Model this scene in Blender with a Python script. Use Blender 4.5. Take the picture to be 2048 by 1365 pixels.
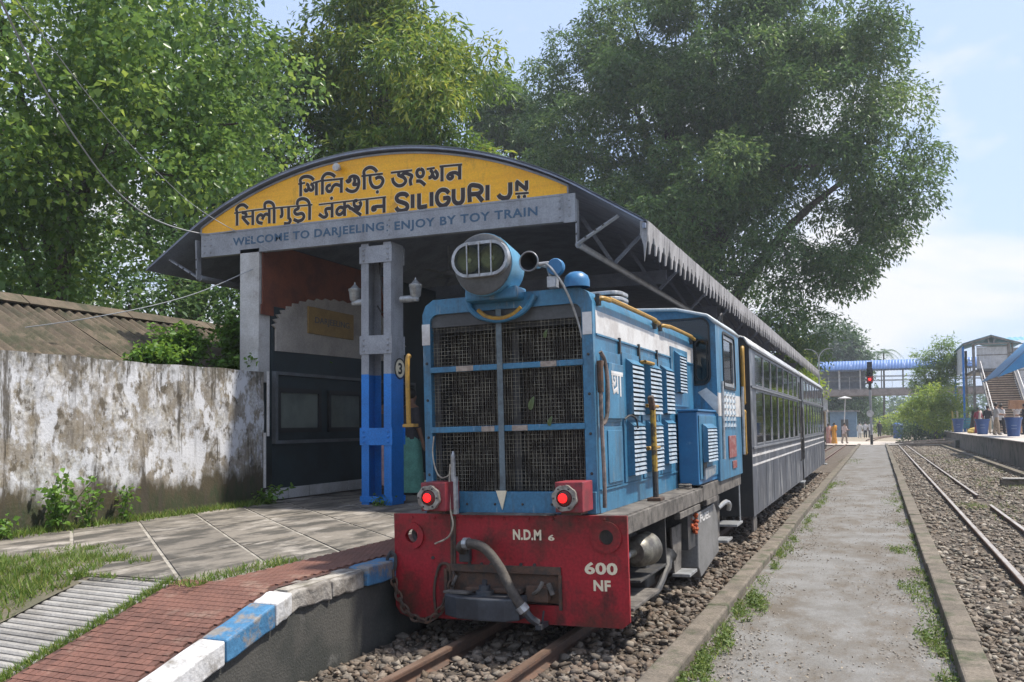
import bpy, math, random
import numpy as np
from mathutils import Vector, Matrix
sc = bpy.context.scene
for o in list(bpy.data.objects): bpy.data.objects.remove(o)
COL = sc.collection
# ------------------------------------------------------------ camera
cd = bpy.data.cameras.new('camera'); cam = bpy.data.objects.new('camera', cd); COL.objects.link(cam)
TH, PT, RO = math.radians(22.33), math.radians(2.0), .008
F0 = Vector((-math.sin(TH), math.cos(TH), 0)); R0 = Vector((math.cos(TH), math.sin(TH), 0)); U0 = Vector((0, 0, 1))
FW = math.cos(PT)*F0 + math.sin(PT)*U0; U1 = -math.sin(PT)*F0 + math.cos(PT)*U0
RT = math.cos(RO)*R0 - math.sin(RO)*U1; UP = math.cos(RO)*U1 + math.sin(RO)*R0
cam.matrix_world = Matrix(((RT.x, UP.x, -FW.x, 2.59), (RT.y, UP.y, -FW.y, -6.32), (RT.z, UP.z, -FW.z, 1.63), (0, 0, 0, 1)))
cd.sensor_width = 36; cd.lens = 1780/2048*36; cd.shift_y = 106.5/2048; cd.clip_end = 3000; cd.clip_start = .05
sc.camera = cam
# ------------------------------------------------------------ sky, sun, exposure
SUN_DIR = Vector((.42, .16, .90)).normalized()
EL = math.asin(SUN_DIR.z); AZ = math.atan2(SUN_DIR.x, SUN_DIR.y)
w = bpy.data.worlds.new('World'); sc.world = w; w.use_nodes = True
nt = w.node_tree; nt.nodes.clear()
def wn(t, **k):
    n = nt.nodes.new(t)
    for a, b in k.items(): setattr(n, a, b)
    return n
out = wn('ShaderNodeOutputWorld'); bg = wn('ShaderNodeBackground'); bg.inputs[1].default_value = .15
sky = wn('ShaderNodeTexSky', sky_type='NISHITA', sun_disc=False, sun_elevation=EL, sun_rotation=AZ, air_density=1.0, dust_density=2.2, ozone_density=1.2)
tc = wn('ShaderNodeTexCoord'); mp = wn('ShaderNodeMapping'); mp.inputs['Scale'].default_value = (1.0, 1.0, 2.6); mp.inputs['Location'].default_value = (9.1, .2, .6)
nz = wn('ShaderNodeTexNoise'); nz.inputs['Scale'].default_value = 2.6; nz.inputs['Detail'].default_value = 9; nz.inputs['Roughness'].default_value = .55; nz.inputs['Distortion'].default_value = .25
rp = wn('ShaderNodeValToRGB'); rp.color_ramp.elements[0].position = .50; rp.color_ramp.elements[1].position = .64
mx = wn('ShaderNodeMix', data_type='RGBA'); mx.inputs[7].default_value = (3.35, 3.38, 3.45, 1)
mx0 = wn('ShaderNodeMix', data_type='RGBA'); mx0.inputs[0].default_value = .78; mx0.inputs[7].default_value = (2.0, 2.5, 3.6, 1)
L = nt.links.new
L(tc.outputs['Generated'], mp.inputs[0]); L(mp.outputs[0], nz.inputs[0]); L(nz.outputs[0], rp.inputs[0]); L(rp.outputs[0], mx.inputs[0])
L(sky.outputs[0], mx0.inputs[6]); L(mx0.outputs[2], mx.inputs[6]); L(mx.outputs[2], bg.inputs[0]); L(bg.outputs[0], out.inputs[0])
sd = bpy.data.lights.new('sun', 'SUN'); so = bpy.data.objects.new('sun', sd); COL.objects.link(so)
sd.energy = 3.5; sd.angle = math.radians(2.5); sd.color = (1, .94, .84)
so.rotation_euler = (-SUN_DIR).to_track_quat('-Z', 'Y').to_euler(); so.location = (0, 0, 40)
vs = sc.view_settings; vs.view_transform = 'Standard'; vs.look = 'None'; vs.exposure = 1.0; vs.gamma = 1; vs.use_curve_mapping = False
# ------------------------------------------------------------ helpers
RNG = np.random.default_rng(7); random.seed(7)
WLOC = {}
def tag(o, label=None, cat=None, group=None, kind=None):
    if label: o['label'] = label
    if cat: o['category'] = cat
    if group: o['group'] = group
    if kind: o['kind'] = kind
    return o
def thing(name, label, cat, loc=(0, 0, 0), group=None):
    o = bpy.data.objects.new(name, None); COL.objects.link(o); o.location = loc; o.empty_display_size = .2
    WLOC[o] = Vector(loc); return tag(o, label, cat, group)
def link(name, me, mat, parent=None):
    o = bpy.data.objects.new(name, me); COL.objects.link(o)
    if mat is not None: me.materials.clear(); me.materials.append(mat)
    if parent is not None:
        o.parent = parent; WLOC[o] = WLOC.get(parent, Vector())
    else: WLOC[o] = Vector()
    return o
class MB:
    def __init__(s): s.v = []; s.f = []
    def add(s, v, f):
        n = len(s.v); s.v += [tuple(p) for p in v]; s.f += [tuple(i+n for i in q) for q in f]; return s
    def box(s, x0, x1, y0, y1, z0, z1):
        return s.add([(x0,y0,z0),(x1,y0,z0),(x1,y1,z0),(x0,y1,z0),(x0,y0,z1),(x1,y0,z1),(x1,y1,z1),(x0,y1,z1)],
                     [(3,2,1,0),(4,5,6,7),(0,1,5,4),(1,2,6,5),(2,3,7,6),(3,0,4,7)])
    def bar(s, a, b, w, h, up=(0, 0, 1)):
        a, b = Vector(a), Vector(b); d = (b-a).normalized(); u = Vector(up)
        if abs(d.dot(u)) > .98: u = Vector((0, 1, 0))
        r = d.cross(u).normalized(); u = r.cross(d); P = []
        for p in (a, b):
            for i, j in ((-1,-1),(1,-1),(1,1),(-1,1)): P.append(p + r*w/2*i + u*h/2*j)
        return s.add(P, [(3,2,1,0),(4,5,6,7),(0,1,5,4),(1,2,6,5),(2,3,7,6),(3,0,4,7)])
    def tube(s, pts, r, n=8, caps=True, sq=None):
        pts = [Vector(p) for p in pts]; rs = r if isinstance(r, (list, tuple)) else [r]*len(pts)
        P = []; prev = None
        for i, p in enumerate(pts):
            d = (pts[min(i+1, len(pts)-1)] - pts[max(i-1, 0)])
            d = d.normalized() if d.length > 1e-9 else Vector((0, 0, 1))
            if prev is None:
                t = Vector((0, 0, 1)) if abs(d.z) < .9 else Vector((1, 0, 0)); u = d.cross(t).normalized()
            else: u = (prev - d*prev.dot(d)); u = u.normalized() if u.length > 1e-6 else d.orthogonal().normalized()
            prev = u; q = d.cross(u)
            for k in range(n):
                a = 2*math.pi*k/n; o = (u*math.cos(a) + q*math.sin(a))*rs[i]
                if sq: o = Vector((o.x*sq[0], o.y*sq[1], o.z*sq[2]))
                P.append(p + o)
        f = [(i*n+k, i*n+(k+1) % n, (i+1)*n+(k+1) % n, (i+1)*n+k) for i in range(len(pts)-1) for k in range(n)]
        if caps: f += [tuple(range(n-1, -1, -1)), tuple((len(pts)-1)*n+k for k in range(n))]
        return s.add(P, f)
    def cyl(s, a, b, r, n=12, r2=None): return s.tube([a, b], [r, r if r2 is None else r2], n)
    def lathe(s, o, axis, prof, n=24):
        o, ax = Vector(o), Vector(axis).normalized(); u = ax.orthogonal().normalized(); q = ax.cross(u); P = []
        for (h, r) in prof:
            for k in range(n):
                a = 2*math.pi*k/n; P.append(o + ax*h + (u*math.cos(a)+q*math.sin(a))*max(r, 1e-4))
        return s.add(P, [(i*n+k, i*n+(k+1) % n, (i+1)*n+(k+1) % n, (i+1)*n+k) for i in range(len(prof)-1) for k in range(n)])
    def prism(s, poly, fn, a, b):
        n = len(poly); P = [fn(p[0], p[1], a) for p in poly] + [fn(p[0], p[1], b) for p in poly]
        return s.add(P, [tuple(range(n-1, -1, -1)), tuple(range(n, 2*n))] + [(i, (i+1) % n, n+(i+1) % n, n+i) for i in range(n)])
    def ball(s, c, r, n=12, m=8):
        if not isinstance(r, (tuple, list)): r = (r, r, r)
        P = []; 
        for i in range(m+1):
            t = math.pi*i/m
            for k in range(n):
                a = 2*math.pi*k/n; P.append((c[0]+r[0]*max(math.sin(t), 1e-3)*math.cos(a), c[1]+r[1]*max(math.sin(t), 1e-3)*math.sin(a), c[2]+r[2]*math.cos(t)))
        return s.add(P, [(i*n+k, (i+1)*n+k, (i+1)*n+(k+1) % n, i*n+(k+1) % n) for i in range(m) for k in range(n)])
    def mesh(s, off=Vector()):
        me = bpy.data.meshes.new('m'); me.from_pydata([(p[0]-off[0], p[1]-off[1], p[2]-off[2]) for p in s.v], [], s.f); return me
    def build(s, name, mat, parent=None, bevel=0, smooth=False, seg=2):
        me = s.mesh(WLOC.get(parent, Vector())); me.validate()
        return fin(link(name, me, mat, parent), bevel, smooth, seg)
def fin(o, bevel=0, smooth=False, seg=2):
    if smooth:
        for p in o.data.polygons: p.use_smooth = True
        o.data.set_sharp_from_angle(angle=math.radians(42))
    if bevel:
        m = o.modifiers.new('b', 'BEVEL'); m.width = bevel; m.segments = seg; m.limit_method = 'ANGLE'; m.angle_limit = math.radians(50)
    return o
def B(name, mat, parent, x0, x1, y0, y1, z0, z1, bevel=0): return MB().box(x0, x1, y0, y1, z0, z1).build(name, mat, parent, bevel)
XZ = lambda u, v, w_: (u, w_, v)      # plane facing -Y
YZ = lambda u, v, w_: (w_, u, v)      # plane facing +X (u=Y, v=Z)
XY = lambda u, v, w_: (u, v, w_)
def rrect(x0, x1, y0, y1, r, n=5):
    P = []
    for cx, cy, a0 in ((x1-r, y1-r, 0), (x0+r, y1-r, 90), (x0+r, y0+r, 180), (x1-r, y0+r, 270)):
        for i in range(n+1):
            a = math.radians(a0 + 90*i/n); P.append((cx+r*math.cos(a), cy+r*math.sin(a)))
    return P
def circ(cx, cy, r, n=20, ry=None): return [(cx+r*math.cos(2*math.pi*i/n), cy+(ry or r)*math.sin(2*math.pi*i/n)) for i in range(n)]
def holes(name, mat, parent, outer, inner, fn, a, b, bevel=0):
    """plate with openings, extruded from a to b along the third axis of fn"""
    c = bpy.data.curves.new('c', 'CURVE'); c.dimensions = '2D'; c.fill_mode = 'BOTH'; c.extrude = abs(b-a)/2
    for poly in [outer] + list(inner):
        s = c.splines.new('POLY'); s.points.add(len(poly)-1); s.use_cyclic_u = True
        for i, p in enumerate(poly): s.points[i].co = (p[0], p[1], 0, 1)
    o = bpy.data.objects.new('c', c); me = bpy.data.meshes.new_from_object(o); bpy.data.objects.remove(o); bpy.data.curves.remove(c)
    off = WLOC.get(parent, Vector()); m = (a+b)/2
    for v in me.vertices: v.co = Vector(fn(v.co.x, v.co.y, m+v.co.z)) - off
    o = link(name, me, mat, parent)
    import bmesh
    bm = bmesh.new(); bm.from_mesh(me); bmesh.ops.recalc_face_normals(bm, faces=bm.faces); bm.to_mesh(me); bm.free()
    return fin(o, bevel)
def text(body, name, mat, parent, fn, x0, x1, y0, y1, w0=0., thick=.003, off=.0, space=1.0):
    """lettering fitted into the box x0..x1, y0..y1 of the plane fn"""
    c = bpy.data.curves.new('t', 'FONT'); c.body = body; c.offset = off; c.extrude = .02; c.space_character = space; c.resolution_u = 3
    o = bpy.data.objects.new('t', c); me = bpy.data.meshes.new_from_object(o); bpy.data.objects.remove(o)
    V = np.array([v.co[:] for v in me.vertices]); lo, hi = V.min(0), V.max(0); off_ = WLOC.get(parent, Vector())
    for v in me.vertices:
        u = x0+(v.co.x-lo[0])/(hi[0]-lo[0])*(x1-x0); q = y0+(v.co.y-lo[1])/(hi[1]-lo[1])*(y1-y0)
        v.co = Vector(fn(u, q, w0 + (thick if v.co.z > 0 else 0))) - off_
    me.update(); n = len(me.vertices); par = list(range(n))
    def find(i):
        while par[i] != i: par[i] = par[par[i]]; i = par[i]
        return i
    for e in me.edges: par[find(e.vertices[0])] = find(e.vertices[1])
    rng = {}
    for i in range(n):
        k = find(i); r = rng.setdefault(k, [9e9, -9e9]); r[0] = min(r[0], V[i, 0]); r[1] = max(r[1], V[i, 0])
    order = sorted(rng, key=lambda k: rng[k][0]); grp = {}; g = -1; end = -9e9
    for k in order:                                   # islands that overlap sideways belong to one character
        if rng[k][0] > end - .25*(rng[k][1]-rng[k][0]): g += 1
        end = max(end, rng[k][1]) if grp and g in grp.values() else rng[k][1]; grp[k] = g
    if g == 0: return link(name, me, mat, parent)
    for q in range(g+1):
        idx = {i: j for j, i in enumerate(i for i in range(n) if grp[find(i)] == q)}
        m2 = bpy.data.meshes.new('letter'); m2.from_pydata([me.vertices[i].co for i in idx], [], [[idx[v] for v in p.vertices] for p in me.polygons if p.vertices[0] in idx]); o = link('letter', m2, mat, parent)
    return o
def smoothline(P, k=5):
    if len(P) < 3: return P
    P = [Vector(p) for p in P]; Q = [P[0]*2-P[1]] + P + [P[-1]*2-P[-2]]; out = []
    for i in range(1, len(Q)-2):
        for j in range(k):
            t = j/k; a, b, c, d = Q[i-1], Q[i], Q[i+1], Q[i+2]
            out.append(.5*((2*b)+(c-a)*t+(2*a-5*b+4*c-d)*t*t+(3*b-a-3*c+d)*t**3))
    return out + [P[-1]]
def nmesh(name, V, Fc, mat, parent=None, var=None, smooth=False):
    """big mesh from numpy arrays; Fc is (n,3) or (n,4)"""
    me = bpy.data.meshes.new(name); off = WLOC.get(parent, Vector()); V = np.asarray(V, np.float32) - np.array(off[:], np.float32)
    k = Fc.shape[1]; n = len(Fc); me.vertices.add(len(V)); me.vertices.foreach_set('co', V.ravel())
    me.loops.add(n*k); me.loops.foreach_set('vertex_index', Fc.ravel().astype(np.int32))
    me.polygons.add(n); me.polygons.foreach_set('loop_start', np.arange(0, n*k, k, dtype=np.int32))
    if smooth: me.polygons.foreach_set('use_smooth', np.ones(n, bool))
    if var is not None:
        a = me.attributes.new('var', 'FLOAT', 'POINT'); a.data.foreach_set('value', np.asarray(var, np.float32))
    me.update(calc_edges=True); me.validate(); return link(name, me, mat, parent)
# ------------------------------------------------------------ materials
def M(name, c1, c2=None, rough=.6, scale=4., lo=.42, hi=.62, metal=0., bump=0., bscale=60., stretch=(1, 1, 1), fine=.12, fscale=45., rnd=0., c3=None, s3=1.3, lo3=.5, hi3=.65, st3=(1, 1, 1), spec=.5, wave=None, coord='W', ro3=.65, c4=None, s4=3., lo4=.55, hi4=.72, st4=(1, 1, 1), a4=.8):
    m = bpy.data.materials.new(name); m.use_nodes = True; t = m.node_tree; N = t.nodes; b = N['Principled BSDF']; K = t.links.new
    b.inputs['Roughness'].default_value = rough; b.inputs['Metallic'].default_value = metal; b.inputs['Specular IOR Level'].default_value = spec
    if coord == 'W': src = N.new('ShaderNodeNewGeometry').outputs['Position']
    else: src = N.new('ShaderNodeTexCoord').outputs['Object']
    def noise(s, st, det=6, ro=.6):
        q = N.new('ShaderNodeMapping'); q.inputs['Scale'].default_value = st; K(src, q.inputs[0])
        z = N.new('ShaderNodeTexNoise'); z.inputs['Scale'].default_value = s; z.inputs['Detail'].default_value = det; z.inputs['Roughness'].default_value = ro; K(q.outputs[0], z.inputs[0]); return z.outputs[0]
    def ramp(v, a, c):
        r = N.new('ShaderNodeMapRange'); r.inputs[1].default_value = a; r.inputs[2].default_value = c; K(v, r.inputs[0]); return r.outputs[0]
    def mix(f, a, c, blend='MIX'):
        x = N.new('ShaderNodeMix'); x.data_type = 'RGBA'; x.blend_type = blend
        if isinstance(f, float): x.inputs[0].default_value = f
        else: K(f, x.inputs[0])
        for i, s in ((6, a), (7, c)):
            if isinstance(s, tuple): x.inputs[i].default_value = (*s, 1)
            else: K(s, x.inputs[i])
        return x.outputs[2]
    c = tuple(c1)
    if c2 is not None: c = mix(ramp(noise(scale, stretch), lo, hi), c, tuple(c2))
    if c3 is not None: c = mix(ramp(noise(s3, st3, 10, ro3), lo3, hi3), c, tuple(c3))
    if c4 is not None:
        mm = N.new('ShaderNodeMath'); mm.operation = 'MULTIPLY'; mm.inputs[1].default_value = a4; K(ramp(noise(s4, st4, 9, .7), lo4, hi4), mm.inputs[0]); c = mix(mm.outputs[0], c, tuple(c4))
    if fine:
        f = N.new('ShaderNodeMapRange'); f.inputs[1].default_value = .3; f.inputs[2].default_value = .7; f.inputs[3].default_value = 1-fine*1.6; f.inputs[4].default_value = 1+fine; K(noise(fscale, (1, 1, 1), 3), f.inputs[0])
        v = N.new('ShaderNodeCombineColor'); [K(f.outputs[0], v.inputs[i]) for i in range(3)]; c = mix(1.0, c, v.outputs[0], 'MULTIPLY')
    if rnd:
        oi = N.new('ShaderNodeObjectInfo'); f = N.new('ShaderNodeMapRange'); f.inputs[3].default_value = 1-rnd; f.inputs[4].default_value = 1+rnd; K(oi.outputs['Random'], f.inputs[0])
        v = N.new('ShaderNodeCombineColor'); [K(f.outputs[0], v.inputs[i]) for i in range(3)]; c = mix(1.0, c, v.outputs[0], 'MULTIPLY')
    if isinstance(c, tuple): b.inputs['Base Color'].default_value = (*c, 1)
    else: K(c, b.inputs['Base Color'])
    if bump:
        q = N.new('ShaderNodeBump'); q.inputs['Strength'].default_value = bump; q.inputs['Distance'].default_value = .02; K(noise(bscale, (1, 1, 1), 5), q.inputs['Height']); K(q.outputs[0], b.inputs['Normal'])
    return m
def Mleaf(name, dark, mid, light, trans=.35, rough=.5):
    m = bpy.data.materials.new(name); m.use_nodes = True; t = m.node_tree; N = t.nodes; K = t.links.new; b = N['Principled BSDF']; o = N['Material Output']
    a = N.new('ShaderNodeAttribute'); a.attribute_name = 'var'; r = N.new('ShaderNodeValToRGB'); e = r.color_ramp.elements
    e[0].color = (*dark, 1); e[1].color = (*light, 1); q = e.new(.55); q.color = (*mid, 1); K(a.outputs['Fac'], r.inputs[0])
    K(r.outputs[0], b.inputs['Base Color']); b.inputs['Roughness'].default_value = rough; b.inputs['Specular IOR Level'].default_value = .35
    tr = N.new('ShaderNodeBsdfTranslucent'); h = N.new('ShaderNodeHueSaturation'); h.inputs['Value'].default_value = 1.5; h.inputs['Hue'].default_value = .48; K(r.outputs[0], h.inputs['Color']); K(h.outputs[0], tr.inputs[0])
    x = N.new('ShaderNodeMixShader'); x.inputs[0].default_value = trans; K(b.outputs[0], x.inputs[1]); K(tr.outputs[0], x.inputs[2]); K(x.outputs[0], o.inputs[0]); return m
def Mstone(name, cols, rough=.85):
    m = bpy.data.materials.new(name); m.use_nodes = True; t = m.node_tree; N = t.nodes; K = t.links.new; b = N['Principled BSDF']
    a = N.new('ShaderNodeAttribute'); a.attribute_name = 'var'; r = N.new('ShaderNodeValToRGB'); e = r.color_ramp.elements
    e[0].color = (*cols[0], 1); e[1].color = (*cols[-1], 1)
    for i, c in enumerate(cols[1:-1]): q = e.new((i+1)/(len(cols)-1)); q.color = (*c, 1)
    K(a.outputs['Fac'], r.inputs[0]); z = N.new('ShaderNodeTexNoise'); z.inputs['Scale'].default_value = 60; z.inputs['Detail'].default_value = 5; g = N.new('ShaderNodeNewGeometry'); K(g.outputs['Position'], z.inputs[0])
    x = N.new('ShaderNodeMix'); x.data_type = 'RGBA'; x.blend_type = 'OVERLAY'; x.inputs[0].default_value = .6; K(r.outputs[0], x.inputs[6]); K(z.outputs[0], x.inputs[7]); K(x.outputs[2], b.inputs['Base Color'])
    b.inputs['Roughness'].default_value = rough; q = N.new('ShaderNodeBump'); q.inputs['Strength'].default_value = .4; q.inputs['Distance'].default_value = .01; K(z.outputs[0], q.inputs['Height']); K(q.outputs[0], b.inputs['Normal']); return m
def Mglass(name, tint=(.9, .95, .95), refl=.9, ior=1.6):
    m = bpy.data.materials.new(name); m.use_nodes = True; t = m.node_tree; N = t.nodes; K = t.links.new; N.remove(N['Principled BSDF']); o = N['Material Output']
    tr = N.new('ShaderNodeBsdfTransparent'); tr.inputs[0].default_value = (*tint, 1); g = N.new('ShaderNodeBsdfGlossy'); g.inputs['Roughness'].default_value = .04; g.inputs[0].default_value = (refl, refl, refl, 1)
    f = N.new('ShaderNodeFresnel'); f.inputs[0].default_value = ior; x = N.new('ShaderNodeMixShader'); K(f.outputs[0], x.inputs[0]); K(tr.outputs[0], x.inputs[1]); K(g.outputs[0], x.inputs[2]); K(x.outputs[0], o.inputs[0]); return m
def Memit(name, col, s):
    m = bpy.data.materials.new(name); m.use_nodes = True; b = m.node_tree.nodes['Principled BSDF']; b.inputs['Base Color'].default_value = (*col, 1); b.inputs['Emission Color'].default_value = (*col, 1); b.inputs['Emission Strength'].default_value = s; return m
m_blue = M('loco_blue', (.046, .182, .312), (.034, .138, .245), rough=.42, scale=3, c3=(.25, .32, .37), s3=6, lo3=.60, hi3=.70, st3=(2.2, 2.2, .35), c4=(.045, .055, .06), s4=5, lo4=.50, hi4=.70, st4=(1.4, 1.4, .22), a4=.72, fine=.12, bump=.06, bscale=12)
m_blue2 = M('loco_blue_bright', (.026, .15, .32), (.022, .12, .27), rough=.4, scale=3, c3=(.2, .33, .42), s3=4, lo3=.66, hi3=.85, fine=.05)
m_white = M('stripe_white', (.62, .61, .60), (.45, .42, .40), rough=.45, scale=4, c3=(.3, .27, .25), s3=6, lo3=.62, hi3=.8, fine=.06)
m_red = M('buffer_red', (.34, .018, .027), (.25, .018, .022), rough=.45, spec=.3, scale=3.2, c3=(.085, .028, .019), s3=2.9, lo3=.49, hi3=.66, c4=(.035, .022, .018), s4=3.4, lo4=.53, hi4=.68, st4=(1.3, 1, .5), a4=.75, fine=.18, bump=.12, bscale=9)
m_red2 = M('lamp_red', (.26, .03, .04), (.16, .025, .03), rough=.5, scale=9, c3=(.10, .06, .045), s3=12, lo3=.58, hi3=.7)
m_dark = M('dark_steel', (.030, .030, .032), (.055, .05, .045), rough=.6, scale=8, bump=.2, bscale=40)
m_black = M('black', (.012, .012, .013), rough=.5, fine=0)
m_rust = M('rust', (.11, .060, .038), (.055, .042, .034), rough=.8, scale=14, bump=.3, bscale=80)
m_grime = M('grime', (.14, .125, .11), (.055, .048, .042), rough=.8, scale=7, c3=(.26, .24, .22), s3=9, lo3=.6, hi3=.75, bump=.25, bscale=50)
m_coupler = M('coupler_grey', (.050, .056, .066), (.032, .034, .040), rough=.5, scale=6, bump=.1)
m_yel = M('yellow_paint', (.38, .215, .035), (.22, .13, .035), rough=.5, scale=12, lo=.5, hi=.7)
m_hose = M('hose', (.085, .072, .06), (.05, .042, .036), rough=.75, scale=20, bump=.2)
m_silver = M('silver_paint', (.42, .43, .44), (.28, .28, .28), rough=.35, metal=.4, scale=12)
m_greyp = M('grey_paint', (.30, .31, .335), (.235, .24, .26), rough=.5, scale=3, c3=(.14, .11, .09), s3=5, lo3=.66, hi3=.8, c4=(.12, .115, .11), s4=4, lo4=.52, hi4=.7, st4=(1, 1, .25), a4=.5)
m_bluep = M('column_blue', (.012, .19, .60), (.010, .155, .50), rough=.42, scale=3, c3=(.05, .08, .12), s3=5, lo3=.7, hi3=.9)
m_sign = M('sign_yellow', (.90, .45, .008), (.84, .39, .008), rough=.45, scale=2.5, stretch=(.4, 1, 6), c3=(.42, .20, .02), s3=3.5, lo3=.62, hi3=.8, c4=(.25, .12, .02), s4=4, lo4=.58, hi4=.72, st4=(1, 1, .25), a4=.55, fine=.08)
m_letter = M('letter_brown', (.022, .010, .008), rough=.5, fine=0)
m_cream = M('letter_edge', (.75, .66, .48), rough=.6, fine=.05)
m_btxt = M('letter_blue', (.045, .10, .17), rough=.6, fine=.1)
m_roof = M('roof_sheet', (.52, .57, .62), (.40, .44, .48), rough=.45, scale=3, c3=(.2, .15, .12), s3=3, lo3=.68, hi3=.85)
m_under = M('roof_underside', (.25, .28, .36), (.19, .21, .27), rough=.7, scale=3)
m_val = M('valance', (.33, .32, .325), (.21, .20, .20), rough=.7, scale=6, stretch=(1, 1, .4), rnd=.12)
m_pvc = M('wall_white', (.50, .49, .48), (.40, .38, .36), rough=.6, scale=3, c3=(.20, .15, .13), s3=2.2, lo3=.6, hi3=.75)
m_teal = M('dark_teal_wall', (.016, .030, .036), (.012, .021, .026), rough=.55, scale=3)
m_maroon = M('maroon_wall', (.19, .055, .026), (.12, .035, .02), rough=.7, scale=3)
m_mural = M('mural_board', (.40, .36, .32), (.31, .28, .25), rough=.7, scale=3)
m_glass = Mglass('glass'); m_glassc = Mglass('coach_glass', (.55, .6, .6), .95, 2.1); m_glassd = Mglass('dark_glass', (.28, .34, .36), .9)
m_concrete = M('concrete', (.30, .285, .265), (.21, .20, .18), rough=.9, scale=2.2, c3=(.13, .12, .10), s3=3.2, lo3=.56, hi3=.72, bump=.35, bscale=70)
m_rail = M('rail_rust', (.12, .065, .042), (.075, .048, .036), rough=.7, scale=10, bump=.2)
m_railtop = M('rail_head', (.42, .39, .36), (.30, .26, .22), rough=.45, metal=.3, scale=8, stretch=(1, .2, 1))
m_wood = M('sleeper', (.095, .078, .062), (.055, .045, .037), rough=.9, scale=9, stretch=(.3, 3, 1), bump=.4)
# ------------------------------------------------------------ ground, tracks, path
def S(o): o['kind'] = 'structure'; return o
m_ground = M('earth', (.17, .145, .115), (.11, .105, .075), rough=.95, scale=1.2, c3=(.07, .085, .035), s3=.4, lo3=.52, hi3=.66, bump=.6, bscale=30)
m_bed = M('ballast_bed', (.125, .10, .078), (.075, .06, .046), rough=.95, scale=6, bump=.9, bscale=55, fine=.3, fscale=30)
m_path = M('path_concrete', (.185, .180, .172), (.140, .132, .120), rough=.72, scale=2.4, lo=.4, hi=.6, ro3=.78, c3=(.105, .086, .064), s3=1.3, lo3=.46, hi3=.60, st3=(1, .55, 1), bump=.3, bscale=45, fine=.2, fscale=90)
m_kerb = M('kerb_concrete', (.165, .138, .108), (.105, .088, .068), rough=.92, scale=5, c3=(.05, .058, .026), s3=3.4, lo3=.50, hi3=.66, bump=.5, bscale=60, fine=.2, rnd=.08)
S(MB().add([(-900,-400,-.16),(900,-400,-.16),(900,1500,-.16),(-900,1500,-.16)], [(0,1,2,3)]).build('ground', m_ground))
def sheet(name, mat, x0, x1, y0, y1, z, nx, ny, amp, sc_=2.0):
    xs, ys = np.linspace(x0, x1, nx), np.linspace(y0, y1, ny); X, Y = np.meshgrid(xs, ys)
    Z = z + amp*(np.sin(X*sc_*2.1+Y*.7*sc_)+np.sin(Y*sc_*1.7-X*1.3*sc_+1.)+np.sin(X*5.1*sc_+2)*np.sin(Y*4.3*sc_)*.7)/2.7
    i = np.arange(nx*ny).reshape(ny, nx); Fc = np.stack([i[:-1,:-1], i[:-1,1:], i[1:,1:], i[1:,:-1]], -1).reshape(-1, 4)
    return nmesh(name, np.stack([X, Y, Z], -1).reshape(-1, 3), Fc, mat, smooth=True)
S(sheet('ballast_bed', m_bed, -1.05, 1.16, -6, 66, -.108, 18, 300, .018))
S(sheet('ballast_bed', m_bed, 3.26, 7.45, -6, 66, -.085, 30, 300, .022))
S(sheet('footpath', m_path, 1.34, 3.06, -7, 66, -.045, 24, 400, .010, 1.3))
m_cross = M('crossing_concrete', (.50, .44, .385), (.40, .35, .30), rough=.9, scale=1.2, c3=(.28, .24, .2), s3=2, lo3=.58, hi3=.75, bump=.2)
S(sheet('level_crossing', m_cross, -9, 7.0, 65, 78, -.035, 20, 20, .01))
S(sheet('dirt_road', M('dirt', (.30, .25, .19), (.20, .17, .12), rough=.95, scale=1.5, bump=.4), -9, 7.0, 78, 128, -.05, 10, 20, .02))
# kerbs: cast lengths along both sides of the path
def kerb(x0, x1, ztop, side):
    st = S(bpy.data.objects.new('kerb', None)); COL.objects.link(st); WLOC[st] = Vector()
    y = -7.0; i = 0
    while y < 65:
        l = 2.6 + random.random()*1.8; j = random.uniform(-.008, .008); dz = random.uniform(-.010, .006)
        B('kerb_stone', m_kerb, st, x0+j, x1+j, y, min(y+l-.004, 65), -.16, ztop+dz, .018); y += l; i += 1
kerb(1.17, 1.35, .055, -1); kerb(3.05, 3.24, .06, 1)
# tracks
RAILP = [(-.034, 0), (.034, 0), (.034, -.022), (.008, -.034), (.008, -.085), (.05, -.1), (-.05, -.1), (-.008, -.085), (-.008, -.034), (-.034, -.022)]
def rail(parent, x, y0, y1, z=0., dx=0., top=None):
    MB().prism(RAILP, lambda u, v, w_: (x+u+dx*(w_-y0), w_, v+z-.004), y0, y1).build('rail', m_rail, parent)
    return MB().prism([(-.026, 0), (.026, 0), (.026, .003), (-.026, .003)], lambda u, v, w_: (x+u+dx*(w_-y0), w_, v+z-.0035), y0, y1).build('rail_head', top or m_railtop, parent)
tr1 = thing('railway_track', 'rusty narrow gauge track running under the blue locomotive', 'track')
m_railtop1 = M('rail_head_brown', (.20, .135, .10), (.13, .085, .06), rough=.5, metal=.3, scale=8, stretch=(1, .2, 1))
for x in (-.385, .325): rail(tr1, x, -6, 66, top=m_railtop1)
sl = MB().box(-.75, .75, -.09, .09, -.065, .065).mesh(); k = 0
for y in np.arange(-2.6, 6, .62):
    o = link('sleeper', sl, m_wood, tr1); o.location = (-.03+random.uniform(-.03, .03), y, -.168); o.rotation_euler.z = random.uniform(-.03, .03)
tr2 = thing('railway_track', 'empty pale-railed track on the stones right of the footpath', 'track')
rail(tr2, 3.935, -6, 66); rail(tr2, 4.60, 16.0, 66, dx=-.004); rail(tr2, 4.60, -6, 13.5)
for y in np.arange(3, 40, .66):
    o = link('sleeper', sl, m_wood, tr2); o.location = (4.27+random.uniform(-.03, .03), y, -.145); o.rotation_euler.z = random.uniform(-.03, .03)
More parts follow.
